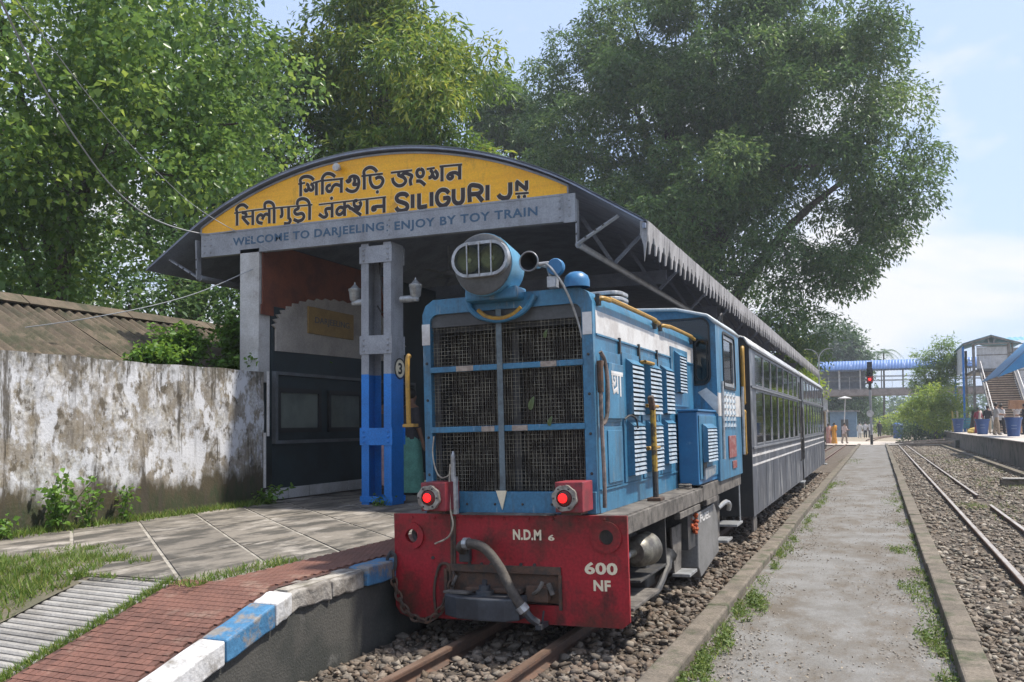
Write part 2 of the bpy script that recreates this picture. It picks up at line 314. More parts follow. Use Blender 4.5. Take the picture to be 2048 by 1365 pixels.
tr3 = thing('railway_track', 'rusty far track curving across the sunny crossing', 'track')
for dx in (0, .61):
    pts = [(1.6+dx+.02*t*t*.15, 78+t, .03) for t in np.arange(0, 50, 2.5)]; MB().tube(pts, .05, 6).build('rail', m_rail, tr3)
# ------------------------------------------------------------ ballast stones (stuff)
ICO = None
def ico():
    t = (1+5**.5)/2; v = np.array([(-1,t,0),(1,t,0),(-1,-t,0),(1,-t,0),(0,-1,t),(0,1,t),(0,-1,-t),(0,1,-t),(t,0,-1),(t,0,1),(-t,0,-1),(-t,0,1)])/math.hypot(1, t)
    f = np.array([(0,11,5),(0,5,1),(0,1,7),(0,7,10),(0,10,11),(1,5,9),(5,11,4),(11,10,2),(10,7,6),(7,1,8),(3,9,4),(3,4,2),(3,2,6),(3,6,8),(3,8,9),(4,9,5),(2,4,11),(6,2,10),(8,6,7),(9,8,1)]); return v, f
def stones(name, mat, pos, size, label):
    n = len(pos); v, f = ico(); V = np.repeat(v[None], n, 0)*(1+RNG.uniform(-.45, .28, (n, 12, 1)))+RNG.normal(0, .12, (n, 12, 3))
    s = size[:, None]*np.stack([RNG.uniform(.75, 1.35, n), RNG.uniform(.6, 1.1, n), RNG.uniform(.4, .8, n)], 1); V = V*s[:, None, :]
    a = RNG.uniform(0, 6.28, n); t = RNG.uniform(-.5, .5, n); ca, sa, ct, st = np.cos(a)[:, None], np.sin(a)[:, None], np.cos(t)[:, None], np.sin(t)[:, None]
    x, y, z = V[..., 0], V[..., 1], V[..., 2]; y, z = y*ct-z*st, y*st+z*ct; x, y = x*ca-y*sa, x*sa+y*ca
    V = np.stack([x, y, z], -1)+pos[:, None, :]; Fc = (f[None]+12*np.arange(n)[:, None, None]).reshape(-1, 3)
    return tag(nmesh(name, V.reshape(-1, 3), Fc, mat, var=np.repeat(RNG.uniform(0, 1, n), 12)), label, 'ballast', None, 'stuff')
m_st = Mstone('ballast_stone', [(.105, .075, .050), (.062, .048, .036), (.145, .115, .088), (.105, .070, .048), (.19, .155, .122), (.09, .076, .062), (.25, .215, .175)])
m_st2 = Mstone('ballast_stone_pale', [(.085, .068, .050), (.185, .152, .118), (.13, .095, .064), (.225, .19, .155), (.11, .10, .076), (.34, .30, .25)])
def scatter(x0, x1, y0, y1, n, s0, s1, z, pw=1.6):
    y = y0+(y1-y0)*RNG.uniform(0, 1, n)**pw; x = RNG.uniform(x0, x1, n)
    g = 1+(y-y0)/(y1-y0)*.9; s = (s0+(s1-s0)*RNG.uniform(0, 1, n)**2.2)*g
    return np.stack([x, y, z+RNG.uniform(-.012, .022, n)], 1), s
def clear(p, s, xs):
    keep = np.ones(len(p), bool)
    for x in xs: keep &= np.abs(p[:, 0]-x) > (.055+s*.7)
    return p[keep], s[keep]
p, s = scatter(-1.02, 1.15, -2.6, 26, 22000, .012, .050, -.094); p, s = clear(p, s, (-.385, .325))
stones('ballast', m_st, p, s, 'brown and grey ballast stones round the locomotive track')
p, s = scatter(3.27, 7.4, -1.5, 62, 52000, .011, .046, -.076, 2.5); p, s = clear(p, s, (3.935, 4.6))
stones('ballast', m_st2, p, s, 'pale ballast stones right of the footpath')
# litter and leaves on the path
n = 9000; y = -1.5+26*RNG.uniform(0, 1, n)**1.7; x = np.where(RNG.uniform(0, 1, n) < .8, np.where(RNG.uniform(0, 1, n) < .5, 1.37+.42*RNG.uniform(0, 1, n)**2, 3.04-.5*RNG.uniform(0, 1, n)**2), RNG.uniform(1.4, 3.0, n))
stones('path_grit', Mstone('grit', [(.16, .135, .105), (.24, .21, .18), (.19, .16, .125), (.33, .30, .27)]), np.stack([x, y, np.full(n, -.043)], 1), RNG.uniform(.003, .012, n), 'small grit and pebbles strewn on the footpath')
# ------------------------------------------------------------ left platform
m_mortar = M('mortar', (.34, .315, .275), (.20, .18, .15), rough=.9, scale=5, c3=(.13, .12, .085), s3=3, lo3=.6, hi3=.72)
m_slab = M('stone_slab', (.175, .155, .13), (.062, .056, .047), rough=.82, scale=1.9, stretch=(2.0, .7, 1), lo=.45, hi=.57, c3=(.33, .30, .265), s3=2.6, lo3=.54, hi3=.68, st3=(1.4, .6, 1), bump=.2, rnd=.12)
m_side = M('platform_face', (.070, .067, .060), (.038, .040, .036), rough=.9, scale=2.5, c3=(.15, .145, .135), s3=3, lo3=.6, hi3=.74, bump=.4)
plat = S(MB().box(-5.7, -1.10, -1.33, 39, -.16, .535).build('platform', m_mortar))
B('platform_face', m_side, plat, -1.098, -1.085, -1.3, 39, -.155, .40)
YJ = lambda X, j: -.37+.93*(j-1)-.88*(X+3.1)
def clipY(poly, y0, keep=1):
    out_ = []
    for i in range(len(poly)):
        a, b = poly[i], poly[(i+1) % len(poly)]; ia, ib = (a[1]-y0)*keep >= 0, (b[1]-y0)*keep >= 0
        if ia: out_.append(a)
        if ia != ib: t = (y0-a[1])/(b[1]-a[1]); out_.append((a[0]+t*(b[0]-a[0]), y0))
    return out_
XR = [-5.68, -4.18, -2.86, -1.76]
for r in range(3):
    for j in range(-4, 15):
        a, b = XR[r]+.013, XR[r+1]-.013; g = .024
        P = clipY(clipY([(a, YJ(a, j)+g), (b, YJ(b, j)+g), (b, YJ(b, j+1)-g), (a, YJ(a, j+1)-g)], -1.31), 12.5, -1)
        if len(P) > 2:
            MB().prism(P, XY, .53, .541+random.uniform(0, .004)).build('slab', m_slab, plat)
# red studded strip: bricks; level part and ramp
SLOPE = .262
zr = lambda y: .55 if y > -1.3 else .55+SLOPE*(y+1.3)
m_tile = M('red_tile', (.155, .070, .050), (.115, .052, .038), rough=.75, scale=4, c3=(.24, .17, .13), s3=2.5, lo3=.58, hi3=.75, bump=.25, rnd=.14)
m_tilebed = M('tile_bed', (.085, .04, .03), (.06, .03, .024), rough=.9, scale=5)
strip = S(MB().add([(-1.76, 12, .543), (-1.76, -1.3, .543), (-2.08, -1.3, .543), (-2.08, -4.6, zr(-4.6)-.007), (-1.20, -4.6, zr(-4.6)-.007), (-1.20, -1.3, .543), (-1.20, 12, .543)], [(0, 1, 5, 6), (2, 3, 4, 5, 1)]).build('paved_strip', m_tilebed))
tb = MB().box(-.0225, .0225, -.0255, .0255, -.004, .005).mesh(); bm_ = MB(); cnt = 0
row = 0; y = -3.4
while y < 9:
    x0_, x1_ = (-2.05, -1.225) if y < -1.3 else (-1.745, -1.225); x = x0_ + .024 + (.024 if row % 2 else 0)
    while x < x1_-.03:
        z = zr(y)
        if cnt < 300 and -2.75 < y < -.9 or (cnt < 300 and y >= -.9):
            o = link('tile', tb, m_tile, strip); o.location = (x, y, z+random.uniform(-.0015, .0015)); o.rotation_euler = (math.atan(SLOPE) if y < -1.3 else 0, 0, random.uniform(-.03, .03)); cnt += 1
        else:
            bm_.box(x-.0225, x+.0225, y-.0255, y+.0255, z-.006, z+.004)
            if y < -1.3:
                for q in range(8):
                    v = bm_.v[-8+q]; bm_.v[-8+q] = (v[0], v[1], v[2]+SLOPE*(v[1]-y))
        x += .048
    y += .056; row += 1
o = bm_.build('tile', m_tile, strip); o['kind'] = 'stuff'
# coping stones, painted blue and white by turns
m_cb = M('coping_blue', (.055, .18, .33), (.04, .135, .26), rough=.6, scale=5, c3=(.20, .19, .18), s3=4, lo3=.53, hi3=.60, bump=.35, bscale=30)
m_cw = M('coping_white', (.56, .56, .57), (.45, .44, .43), rough=.65, scale=4, c3=(.17, .15, .125), s3=4, lo3=.55, hi3=.66, bump=.35, bscale=30)
m_cr = M('coping_bare', (.30, .28, .255), (.14, .125, .11), rough=.9, scale=4, lo=.45, hi=.6, bump=.7, bscale=25)
cop = S(bpy.data.objects.new('platform_coping', None)); COL.objects.link(cop); WLOC[cop] = Vector()
ys = [-4.6, -3.75, -3.0, -2.62, -2.02, -1.55, -1.36, -.86, -.42, .12, .55, 1.0, 1.6, 2.4, 3.2, 4.0, 5, 6, 7, 8, 9.5, 11]
cm = [m_cb, m_cw, m_cb, m_cw, m_cb, m_cw, m_cr, m_cr, m_cb, m_cr, m_cb, m_cw] + [m_cb, m_cw]*6
for i in range(len(ys)-1):
    a, b = ys[i]+.006, ys[i+1]-.006; mb = MB(); d = .02 if cm[i] is m_cr else 0
    P = [(-1.222, -.02), (-1.03-d, -.02-d), (-1.03-d, -.165), (-1.222, -.165)]; n_ = 5
    V = []
    for q in range(n_+1):
        yy = a+(b-a)*q/n_
        for (u, v) in P: V.append((u+random.uniform(-.006, .006)-d*random.random(), yy, zr(yy)+v+.022+random.uniform(-.005, .005)-d*random.random()))
    mb.add(V, [(q*4+k_, q*4+(k_+1) % 4, q*4+4+(k_+1) % 4, q*4+4+k_) for q in range(n_) for k_ in range(4)]+[(3, 2, 1, 0), tuple(n_*4+k_ for k_ in range(4))])
    mb.build('coping_stone', cm[i], cop, .012)
# wall under the ramp coping
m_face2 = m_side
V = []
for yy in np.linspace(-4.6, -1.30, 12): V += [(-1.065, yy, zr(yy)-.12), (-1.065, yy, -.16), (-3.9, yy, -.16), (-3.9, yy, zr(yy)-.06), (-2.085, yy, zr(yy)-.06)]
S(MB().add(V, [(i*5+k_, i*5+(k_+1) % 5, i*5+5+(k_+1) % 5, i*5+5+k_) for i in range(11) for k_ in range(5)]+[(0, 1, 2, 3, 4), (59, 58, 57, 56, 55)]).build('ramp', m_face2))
# ribbed concrete ramp beside the red strip
m_rib = M('ribbed_concrete', (.30, .285, .265), (.20, .185, .165), rough=.85, scale=2.5, c3=(.11, .10, .075), s3=2.5, lo3=.58, hi3=.72, bump=.3, rnd=.08)
rs = S(bpy.data.objects.new('ribbed_ramp', None)); COL.objects.link(rs); WLOC[rs] = Vector()
rb = MB().prism([(-.031, -.03), (.031, -.03), (.028, .008), (.014, .018), (-.014, .018), (-.028, .008)], lambda u, v, w_: (w_, u, v), -.40, .40).mesh()
for yy in np.arange(-3.4, -1.12, .066):
    o = link('rib', rb, m_rib, rs); o.location = (-2.50+random.uniform(-.02, .02), yy, min(zr(yy), .55)-.03); o.rotation_euler = (math.atan(SLOPE)*.8, 0, random.uniform(-.012, .012)-.06)
S(sheet('earth_bank', M('bank_earth', (.15, .125, .09), (.10, .095, .06), rough=.95, scale=3, bump=.5), -5.72, -2.86, -4.8, -.62, .0, 16, 30, .02))
for v in bpy.data.objects['earth_bank'].data.vertices: v.co.z += min(zr(v.co.y), .55)-.005
# ------------------------------------------------------------ mouldy boundary wall
m_mould = M('mouldy_whitewash', (.52, .52, .54), (.40, .385, .36), rough=.9, scale=6, lo=.40, hi=.62, c3=(.30, .27, .22), s3=9, lo3=.52, hi3=.62, st3=(1.2, 1.2, .75), bump=.35, bscale=30, fine=.25, fscale=22)
def mould_extra(m):
    t = m.node_tree; N = t.nodes; K = t.links.new; b = N['Principled BSDF']; src = b.inputs['Base Color'].links[0].from_socket
    g = N.new('ShaderNodeNewGeometry'); s = N.new('ShaderNodeSeparateXYZ'); K(g.outputs['Position'], s.inputs[0])
    def nz_(sc_, st): 
        q = N.new('ShaderNodeMapping'); q.inputs['Scale'].default_value = st; K(g.outputs['Position'], q.inputs[0]); z = N.new('ShaderNodeTexNoise'); z.inputs['Scale'].default_value = sc_; z.inputs['Detail'].default_value = 8; z.inputs['Roughness'].default_value = .65; K(q.outputs[0], z.inputs[0]); return z.outputs[0]
    def ramp(v, a, c):
        r = N.new('ShaderNodeMapRange'); r.inputs[1].default_value = a; r.inputs[2].default_value = c; K(v, r.inputs[0]); return r.outputs[0]
    def math_(op, a, c):
        x = N.new('ShaderNodeMath'); x.operation = op
        for i, q in ((0, a), (1, c)):
            if isinstance(q, float): x.inputs[i].default_value = q
            else: K(q, x.inputs[i])
        return x.outputs[0]
    def mix(f, a, c):
        x = N.new('ShaderNodeMix'); x.data_type = 'RGBA'; K(f, x.inputs[0]); K(a, x.inputs[6]); x.inputs[7].default_value = (*c, 1); return x.outputs[2]
    n1 = nz_(1.4, (1, 1, .5)); n2 = nz_(5, (1, 1, .16)); n3 = nz_(14, (1, 1, .6)); n4 = nz_(2.6, (1, 1, .8))
    c = mix(math_('MULTIPLY', ramp(n4, .47, .55), .7), src, (.17, .135, .088))
    c = mix(math_('MULTIPLY', ramp(nz_(5.5, (1, 1, .7)), .55, .62), .9), c, (.085, .068, .045))
    c = mix(ramp(nz_(3.1, (1.1, 1.1, .8)), .53, .58), c, (.55, .555, .58))
    # runs of algae from the coping, growth from the damp foot: ragged outlines
    top = math_('ADD', s.outputs[2], math_('MULTIPLY', n2, .9)); c = mix(math_('MULTIPLY', ramp(top, 2.70, 2.95), ramp(n3, .36, .58)), c, (.10, .095, .08))
    foot = math_('SUBTRACT', s.outputs[2], math_('MULTIPLY', n1, 1.25)); c = mix(ramp(foot, .42, .22), c, (.062, .05, .028))
    fl = math_('SUBTRACT', s.outputs[2], math_('MULTIPLY', n2, 1.0)); c = mix(math_('MULTIPLY', ramp(fl, .38, .25), ramp(n3, .3, .6)), c, (.030, .042, .016))
    streak = ramp(nz_(8, (1, 1, .09)), .53, .61); c = mix(math_('MULTIPLY', streak, math_('MULTIPLY', ramp(n1, .44, .56), .9)), c, (.055, .045, .032))
    blk = ramp(nz_(11, (1, 1, .5)), .62, .68); c = mix(math_('MULTIPLY', blk, .9), c, (.045, .038, .030))
    c = mix(math_('MULTIPLY', ramp(nz_(16, (1, 1, .22)), .56, .64), ramp(top, 2.2, 2.8)), c, (.06, .052, .04))
    K(c, b.inputs['Base Color'])
mould_extra(m_mould)
xs_ = np.linspace(-1.6, 4.36, 60); zs_ = np.linspace(.30, 2.44, 26); Yg, Zg = np.meshgrid(xs_, zs_)
bul = .012*np.sin(Yg*3.1+Zg*2)+.008*np.sin(Yg*9+Zg*7)+RNG.normal(0, .002, Yg.shape); top = .006*np.sin(Yg*2.3)+.005*np.sin(Yg*7.7)
Zg = Zg+top*(Zg-.3)/2.1; Fr = np.stack([-5.72+bul, Yg, Zg], -1).reshape(-1, 3); Bk = Fr.copy(); Bk[:, 0] = -5.98
i = np.arange(60*26).reshape(26, 60); q1 = np.stack([i[:-1,:-1], i[:-1,1:], i[1:,1:], i[1:,:-1]], -1).reshape(-1, 4); q2 = q1[:, ::-1]+1560
tp = np.stack([i[-1,:-1], i[-1,1:], i[-1,1:]+1560, i[-1,:-1]+1560], -1)
bw = nmesh('boundary_wall', np.concatenate([Fr, Bk]), np.concatenate([q1, q2, tp]), m_mould, smooth=True); bw.data.set_sharp_from_angle(angle=math.radians(50))
tag(bw, 'mould-stained whitewashed boundary wall left of the station shed', 'wall')
MB().tube([(-5.69, 4.33, .75), (-5.69, 4.33, 1.55)], .022, 8).tube([(-5.67, 4.38, 1.5), (-5.67, 4.38, 2.45)], .022, 8).build('pipe', m_pvc, bw)
# ------------------------------------------------------------ shed with corrugated roof behind the wall
m_corr = M('old_corrugated', (.135, .105, .074), (.085, .066, .046), rough=.9, scale=2.2, c3=(.045, .046, .024), s3=2.6, lo3=.46, hi3=.62, st3=(1, 1, 1), bump=.3, rnd=.15)
m_brickw = M('shed_wall', (.20, .17, .14), (.13, .11, .09), rough=.9, scale=3)
shed = thing('storage_shed', 'low shed with weathered corrugated roof behind the mouldy wall', 'shed', (-9, 4, 0))
B('wall', m_brickw, shed, -11.2, -7.4, -.2, 10.4, -.16, 2.35)
def corr(u0, u1, pitch, amp, n=4):
    k_ = int((u1-u0)/pitch*n); return [(u0+(u1-u0)*q/k_, amp*math.cos(2*math.pi*q/n)) for q in range(k_+1)]
for k_ in range(11):
    y0, y1 = -.9+k_*1.06, -.9+k_*1.06+1.1; c_ = corr(y0, y1, .17, .036, 6); dz = random.uniform(-.015, .015)
    for (xa, za, xb, zb) in ((-9.05, 3.52, -6.95, 2.38), (-9.0, 3.52, -11.5, 2.3)):
        V = []; 
        for (yy, dzz) in c_:
            V += [(xa, yy, za+dzz+dz), ((xa+xb)/2+random.uniform(-.01, .01), yy, (za+zb)/2+dzz+dz-.01), (xb, yy, zb+dzz+dz+.02*math.sin(yy*3))]
        n_ = len(c_); o = MB().add(V, [(a*3+b_, a*3+b_+1, a*3+4+b_, a*3+3+b_) for a in range(n_-1) for b_ in (0, 1)]).build('roof_sheet', m_corr, shed, 0, True)
        so_ = o.modifiers.new('s', 'SOLIDIFY'); so_.thickness = .008
for k_ in range(6):
    y0 = -.9+k_*1.95
    MB().prism([(-.19, -.09), (0, .05), (.19, -.09), (.17, -.11), (0, .03), (-.17, -.11)], lambda u, v, w_: (-9.03+u, w_, 3.56+v), y0, y0+1.93).build('ridge_cap', m_corr, shed)
# ------------------------------------------------------------ locomotive (built square at the origin, then set on the track with its slight lean)
loco = thing('locomotive', 'blue narrow gauge diesel locomotive with red buffer plate and caged radiator', 'locomotive')
bp = holes('buffer_plate', m_red, loco, [(-.967, .945), (-.967, .21), (-.93, .15), (-.86, .125), (.91, .13), (.967, .175), (.967, .945)][::-1],
      [circ(-.80, .77, .055), circ(.81, .79, .06), [(-.52, .36), (-.52, .50), (.44, .50), (.44, .36), (.44, .27), (-.45, .27)]], XZ, 0, .03, .004)
for cx, cz, r in ((-.80, .77, .105), (.81, .79, .115)): holes('ring', m_red, bp, circ(cx, cz, r, 28), [circ(cx, cz, .055, 20)], XZ, -.022, .0, .004)
holes('inner_ring', m_silver, bp, circ(-.80, .77, .075, 20), [circ(-.79, .77, .05, 20)], XZ, .12, .14)
text('N.D.M', 'lettering', m_cream, bp, XZ, .07, .30, .755, .835, -.004, .003, .035, 1.05); text('6', 'lettering', m_cream, bp, XZ, .355, .405, .755, .80, -.004, .003, .03)
text('600', 'lettering', m_cream, bp, XZ, .635, .885, .515, .605, -.004, .003, .035, 1.05); text('NF', 'lettering', m_cream, bp, XZ, .70, .83, .395, .475, -.004, .003, .035, 1.05)
for x, z in ((-.30, .565), (-.20, .563), (-.12, .563), (.13, .57), (.24, .57), (-.62, .60)): MB().cyl((x, -.012, z), (x, .002, z), .013, 8).build('bolt', m_dark, bp)
mb = MB().box(-.50, .45, -.014, -.0005, .50, .56); mb.box(.43, .455, -.02, -.0005, .24, .50); mb.box(-.52, -.495, -.02, -.0005, .24, .52); mb.build('draw_frame', m_rust, bp, .004)
mb = MB()                                                     # centre buffer
P = [(-.47, -.06), (-.44, -.17), (-.30, -.26), (-.10, -.30), (.10, -.29), (.19, -.22), (.20, -.06)]
mb.prism(P, lambda u, v, w_: (u, v, w_), .19, .355).build('centre_buffer', m_coupler, loco, .012)
mb = MB().box(-.52, .44, .02, .10, .28, .50).box(-.30, .16, -.10, .08, .36, .40).box(.18, .36, -.06, .06, .30, .42); mb.build('drawgear', m_rust, loco, .01)
MB().lathe((-.12, -.13, .355), (0, 0, 1), [(0, .07), (.03, .07), (.035, .045), (.07, .045), (.075, .02), (.11, .02), (.115, 0)], 14).build('coupling_pin', m_coupler, loco, 0, True)
MB().bar((-.46, -.1, .36), (-.22, -.19, .375), .07, .02).build('latch_plate', m_grime, loco, .004)
for P_, r_ in (([(.24, -.05, .36), (.30, -.09, .40), (.33, -.08, .46)], .015), ([(.36, -.04, .44), (.38, -.05, .40), (.40, -.06, .36)], .02), ([(-.40, -.03, .47), (-.415, -.04, .44), (-.43, -.05, .40)], .014)): MB().tube(smoothline(P_, 4), r_, 7).build('release_lever', m_grime, loco)
hose = MB().tube(smoothline([(-.33, -.01, .66), (-.33, -.10, .70), (-.24, -.16, .74), (-.10, -.17, .71), (.03, -.19, .58), (.13, -.22, .42), (.21, -.22, .30), (.245, -.21, .255)], 6), .038, 10).build('brake_hose', m_hose, loco, 0, True)
MB().tube([(-.27, -.15, .738), (-.23, -.16, .740)], .046, 10).tube([(.205, -.22, .305), (.235, -.212, .265)], .046, 10).build('hose_clip', m_silver, hose)
mb = MB().tube(smoothline([(.235, -.21, .268), (.27, -.19, .21), (.31, -.15, .17)], 4), [.03]*9, 8).box(.30, .345, -.18, -.02, .125, .16).tube([(.325, -.1, .16), (.34, -.1, .25)], .008, 6); mb.build('hose_coupling', m_coupler, hose)
MB().box(-.37, -.28, -.05, .0, .58, .68).build('hose_valve', m_dark, loco, .006)
def chain(pts, name, mat, link_r=.028, wire=.0085):
    P = smoothline(pts, 10); mb = MB(); acc = 0; i = 0; last = P[0]; flip = 0
    for p in P[1:]:
        if (p-last).length < link_r*1.5: continue
        d = (p-last).normalized(); u = d.orthogonal().normalized()
        if flip: u = d.cross(u)
        c = (p+last)/2; L_ = [c + d*link_r*1.15*math.cos(a) + u*link_r*.72*math.sin(a) for a in np.linspace(0, 2*math.pi, 11)]
        mb.tube(L_, wire, 5, False); last = p; flip = 1-flip
    return mb.build(name, mat, loco, 0, True)
chain([(-.985, -.03, .56), (-.95, -.05, .40), (-.87, -.06, .22), (-.78, -.06, .135), (-.66, -.06, .115), (-.56, -.05, .18), (-.47, -.03, .33), (-.43, -.02, .53)], 'chain', m_rust, .034, .011)
MB().tube(smoothline([(-.985, -.03, .64), (-1.02, -.03, .58), (-1.0, -.03, .50), (-.955, -.03, .50), (-.945, -.03, .60), (-.985, -.03, .645)], 5), .014, 7).build('shackle', m_dark, loco, 0, True)
MB().tube(smoothline([(-.60, -.012, .14), (-.61, -.014, .35), (-.57, -.014, .52), (-.52, -.014, .56), (-.47, -.014, .52), (-.46, -.012, .30)], 6), .011, 6).build('wear_loop', m_rust, bp)
for x in (-.455, -.43): MB().bar((x, -.006, .50), (x+.01, -.006, .93), .02, .012, (0, -1, 0)).build('cable_strip', m_rust, bp)
# deck and frame
B('deck', m_grime, loco, -.935, .935, .04, 5.85, .915, .945)
mb = MB().box(.90, .955, .032, 3.1, .80, .935).box(.905, .96, 3.1, 5.85, .80, .965).box(-.955, -.90, .032, 5.85, .80, .935); mb.build('frame_girder', m_grime, loco, .006)
mb = MB().box(-.30, .42, -.035, .06, .945, .952).add([(-.36, -.05, .945), (.42, -.045, .946), (.40, .05, .957), (-.34, .05, .957)], [(0, 1, 2, 3)]); mb.build('lip_plate', m_grime, loco)
for x in np.linspace(-.8, .8, 9): MB().lathe((x, -.001, .915), (0, -1, 0), [(0, .012), (.007, .010), (.01, 0)], 8).build('rivet', m_red, bp)
# hood
HW, HZ0, HZ1, HY0, HY1 = .722, .947, 2.67, .10, 4.05
prof = [(-HW, HZ0), (-HW, 2.55), (-HW+.03, 2.62), (-HW+.10, 2.665), (HW-.10, 2.665), (HW-.03, 2.62), (HW, 2.55), (HW, HZ0)]
hood = holes('hood_front', m_blue, loco, prof, [rrect(-.655, .635, 1.115, 2.545, .07)], XZ, HY0, HY0+.06, .008)
V = []; n_ = len(prof)
for yy in (HY0+.062, HY1): V += [(u, yy, v) for u, v in prof]
hb = MB().add(V, [(i, i+1, n_+i+1, n_+i) for i in range(n_-1)]).build('hood_body', m_blue, loco)
hb.modifiers.new('s', 'SOLIDIFY').thickness = .02
B('bottom_rail', m_blue, loco, -.72, .72, .06, .098, .95, 1.115, .006)
for x in (-.60, -.34, -.1, .13, .37, .66): MB().lathe((x, .06, 1.02), (0, -1, 0), [(0, .011), (.006, .009), (.009, 0)], 8).build('rivet', m_dark, hood)
for s_, x in ((-1, -.69), (1, .68)):
    for z in (1.25, 1.55, 1.85, 2.15): MB().lathe((x, .1, z), (0, -1, 0), [(0, .012), (.007, .009), (.009, 0)], 8).build('rivet', m_dark, hood)
    B('white_patch', m_white, hood, x-.036, x+.036, .094, .0985, 2.30, 2.47)
mb = MB().box(-.66, .64, .085, .125, 2.07, 2.115).box(-.66, .64, .086, .126, 1.585, 1.632); mb.build('grille_bar', m_blue, loco, .005)
MB().box(-.062, -.015, .074, .084, 1.12, 2.545).build('grille_post', M('post_grey', (.13, .17, .19), (.09, .11, .12), rough=.6, scale=6), loco, .003)
for z, xs_ in ((2.072, (-.42, -.27, .30, .43)), (1.587, (-.21, -.1, .05, .18))):
    for k_ in (0, 2): B('worn_patch', M('worn_paint', (.36, .30, .25), (.25, .2, .17), rough=.8, scale=20), loco, xs_[k_], xs_[k_+1], .0815, .0845, z, z+.042)
MB().prism([(-.085, 1.125), (.005, 1.125), (-.035, .975)], XZ, .045, .058).build('arrow_plate', m_cream, loco, .002)
mw = MB(); nv, nh = 40, 44
for i in range(nv):
    x = -.655+1.29*(i+.5)/nv+random.uniform(-.003, .003); mw.box(x-.0014, x+.0014, .130, .133, 1.11, 2.445)
for i in range(nh):
    z = 1.115+1.325*(i+.5)/nh+random.uniform(-.003, .003); mw.box(-.657, .637, .1345, .1385, z-.0014, z+.0014)
o = mw.build('wire_mesh', M('wire', (.24, .22, .17), (.07, .062, .05), rough=.55, scale=7, lo=.44, hi=.56, metal=.2), loco); o['kind'] = 'stuff'
rd = MB().box(-.70, .70, .40, .42, .96, 2.6); rd.build('radiator_core', M('core_dust', (.060, .050, .038), (.03, .026, .02), rough=.9, scale=3), loco)
mb = MB()
for x in np.linspace(-.64, .62, 64): mb.box(x-.003, x+.003, .375, .399, 1.1, 2.5)
o = mb.build('radiator_fins', M('fins', (.095, .078, .060), (.050, .042, .034), rough=.7, scale=9), loco); o['kind'] = 'stuff'
B('cowl_panel', M('cowl', (.075, .078, .08), (.05, .05, .052), rough=.6, scale=4), loco, -.656, .636, .126, .14, 2.44, 2.56)
mb = MB().box(-.69, -.60, .16, .37, 1.0, 2.62).box(-.02, .04, .30, .36, 1.0, 2.6).box(-.7, .7, .2, .38, 2.40, 2.60); mb.build('radiator_frame', m_dark, loco)
# head lamp
hx, hz = -.065, 2.865
MB().lathe((hx, -.16, hz), (0, 1, 0), [(0, 0), (0, .222), (.012, .236), (.03, .236)], 36).build('headlight_face', M('lamp_face', (.10, .105, .11), (.07, .072, .075), rough=.5, scale=5, bump=.15), loco, 0, True)
hl = MB().lathe((hx, -.13, hz), (0, 1, 0), [(0, .228), (0, .242), (.02, .242), (.34, .205), (.42, .17), (.45, 0)], 36).build('headlight_casing', M('lamp_blue', (.12, .32, .47), (.08, .24, .38), rough=.35, scale=3), loco, 0, True)
std = lambda rx, rz, n=10: [(hx+.005+s*(rx-rz)+rz*math.cos(a), hz+.03+rz*math.sin(a)) for s, a0 in ((1, -90), (-1, 90)) for a in [math.radians(a0+180*i/n) for i in range(n+1)]]
holes('lamp_rim', m_silver, hl, std(.235, .135), [std(.212, .112)], XZ, -.215, -.155, .006)
MB().prism(std(.212, .112), XZ, -.172, -.165).build('lamp_backing', m_dark, hl)
for x in (hx-.09, hx+.10):
    MB().lathe((x, -.175, hz+.03), (0, -1, 0), [(0, .018), (.001, .045), (.012, .08), (.026, .1), (.03, .102)], 20).build('reflector', M('reflector', (.22, .21, .13), (.14, .13, .08), rough=.3, metal=.6, scale=8), hl, 0, True)
    MB().ball((x, -.185, hz+.03), .02, 10, 6).build('bulb', M('bulb', (.7, .7, .62), rough=.15, fine=0), hl, 0, True)
o = MB().prism(std(.214, .114), XZ, -.208, -.205).build('lamp_glass', Mglass('lamp_glass', (.8, .82, .7), .9, 1.25), hl)
mb = MB()
for dx in (-.10, 0, .10): mb.box(hx+.005+dx-.004, hx+.005+dx+.004, -.226, -.214, hz-.10, hz+.16)
mb.build('lamp_bars', m_silver, hl)
mb = MB().box(hx-.20, hx+.24, -.06, .16, 2.60, 2.70); mb.build('headlight_seat', m_blue, loco, .02)
MB().tube(smoothline([(-.30, .075, 2.64), (-.27, .07, 2.56), (-.18, .06, 2.49), (-.02, .055, 2.455), (.14, .06, 2.49), (.22, .07, 2.55), (.27, .075, 2.63)], 5), .024, 8).build('lamp_bracket', m_blue, loco, 0, True)
MB().tube(smoothline([(-.20, .05, 2.545), (-.12, .045, 2.485), (0, .04, 2.465), (.10, .045, 2.49), (.165, .05, 2.54)], 5), .017, 8).build('bracket_grip', m_yel, loco, 0, True)
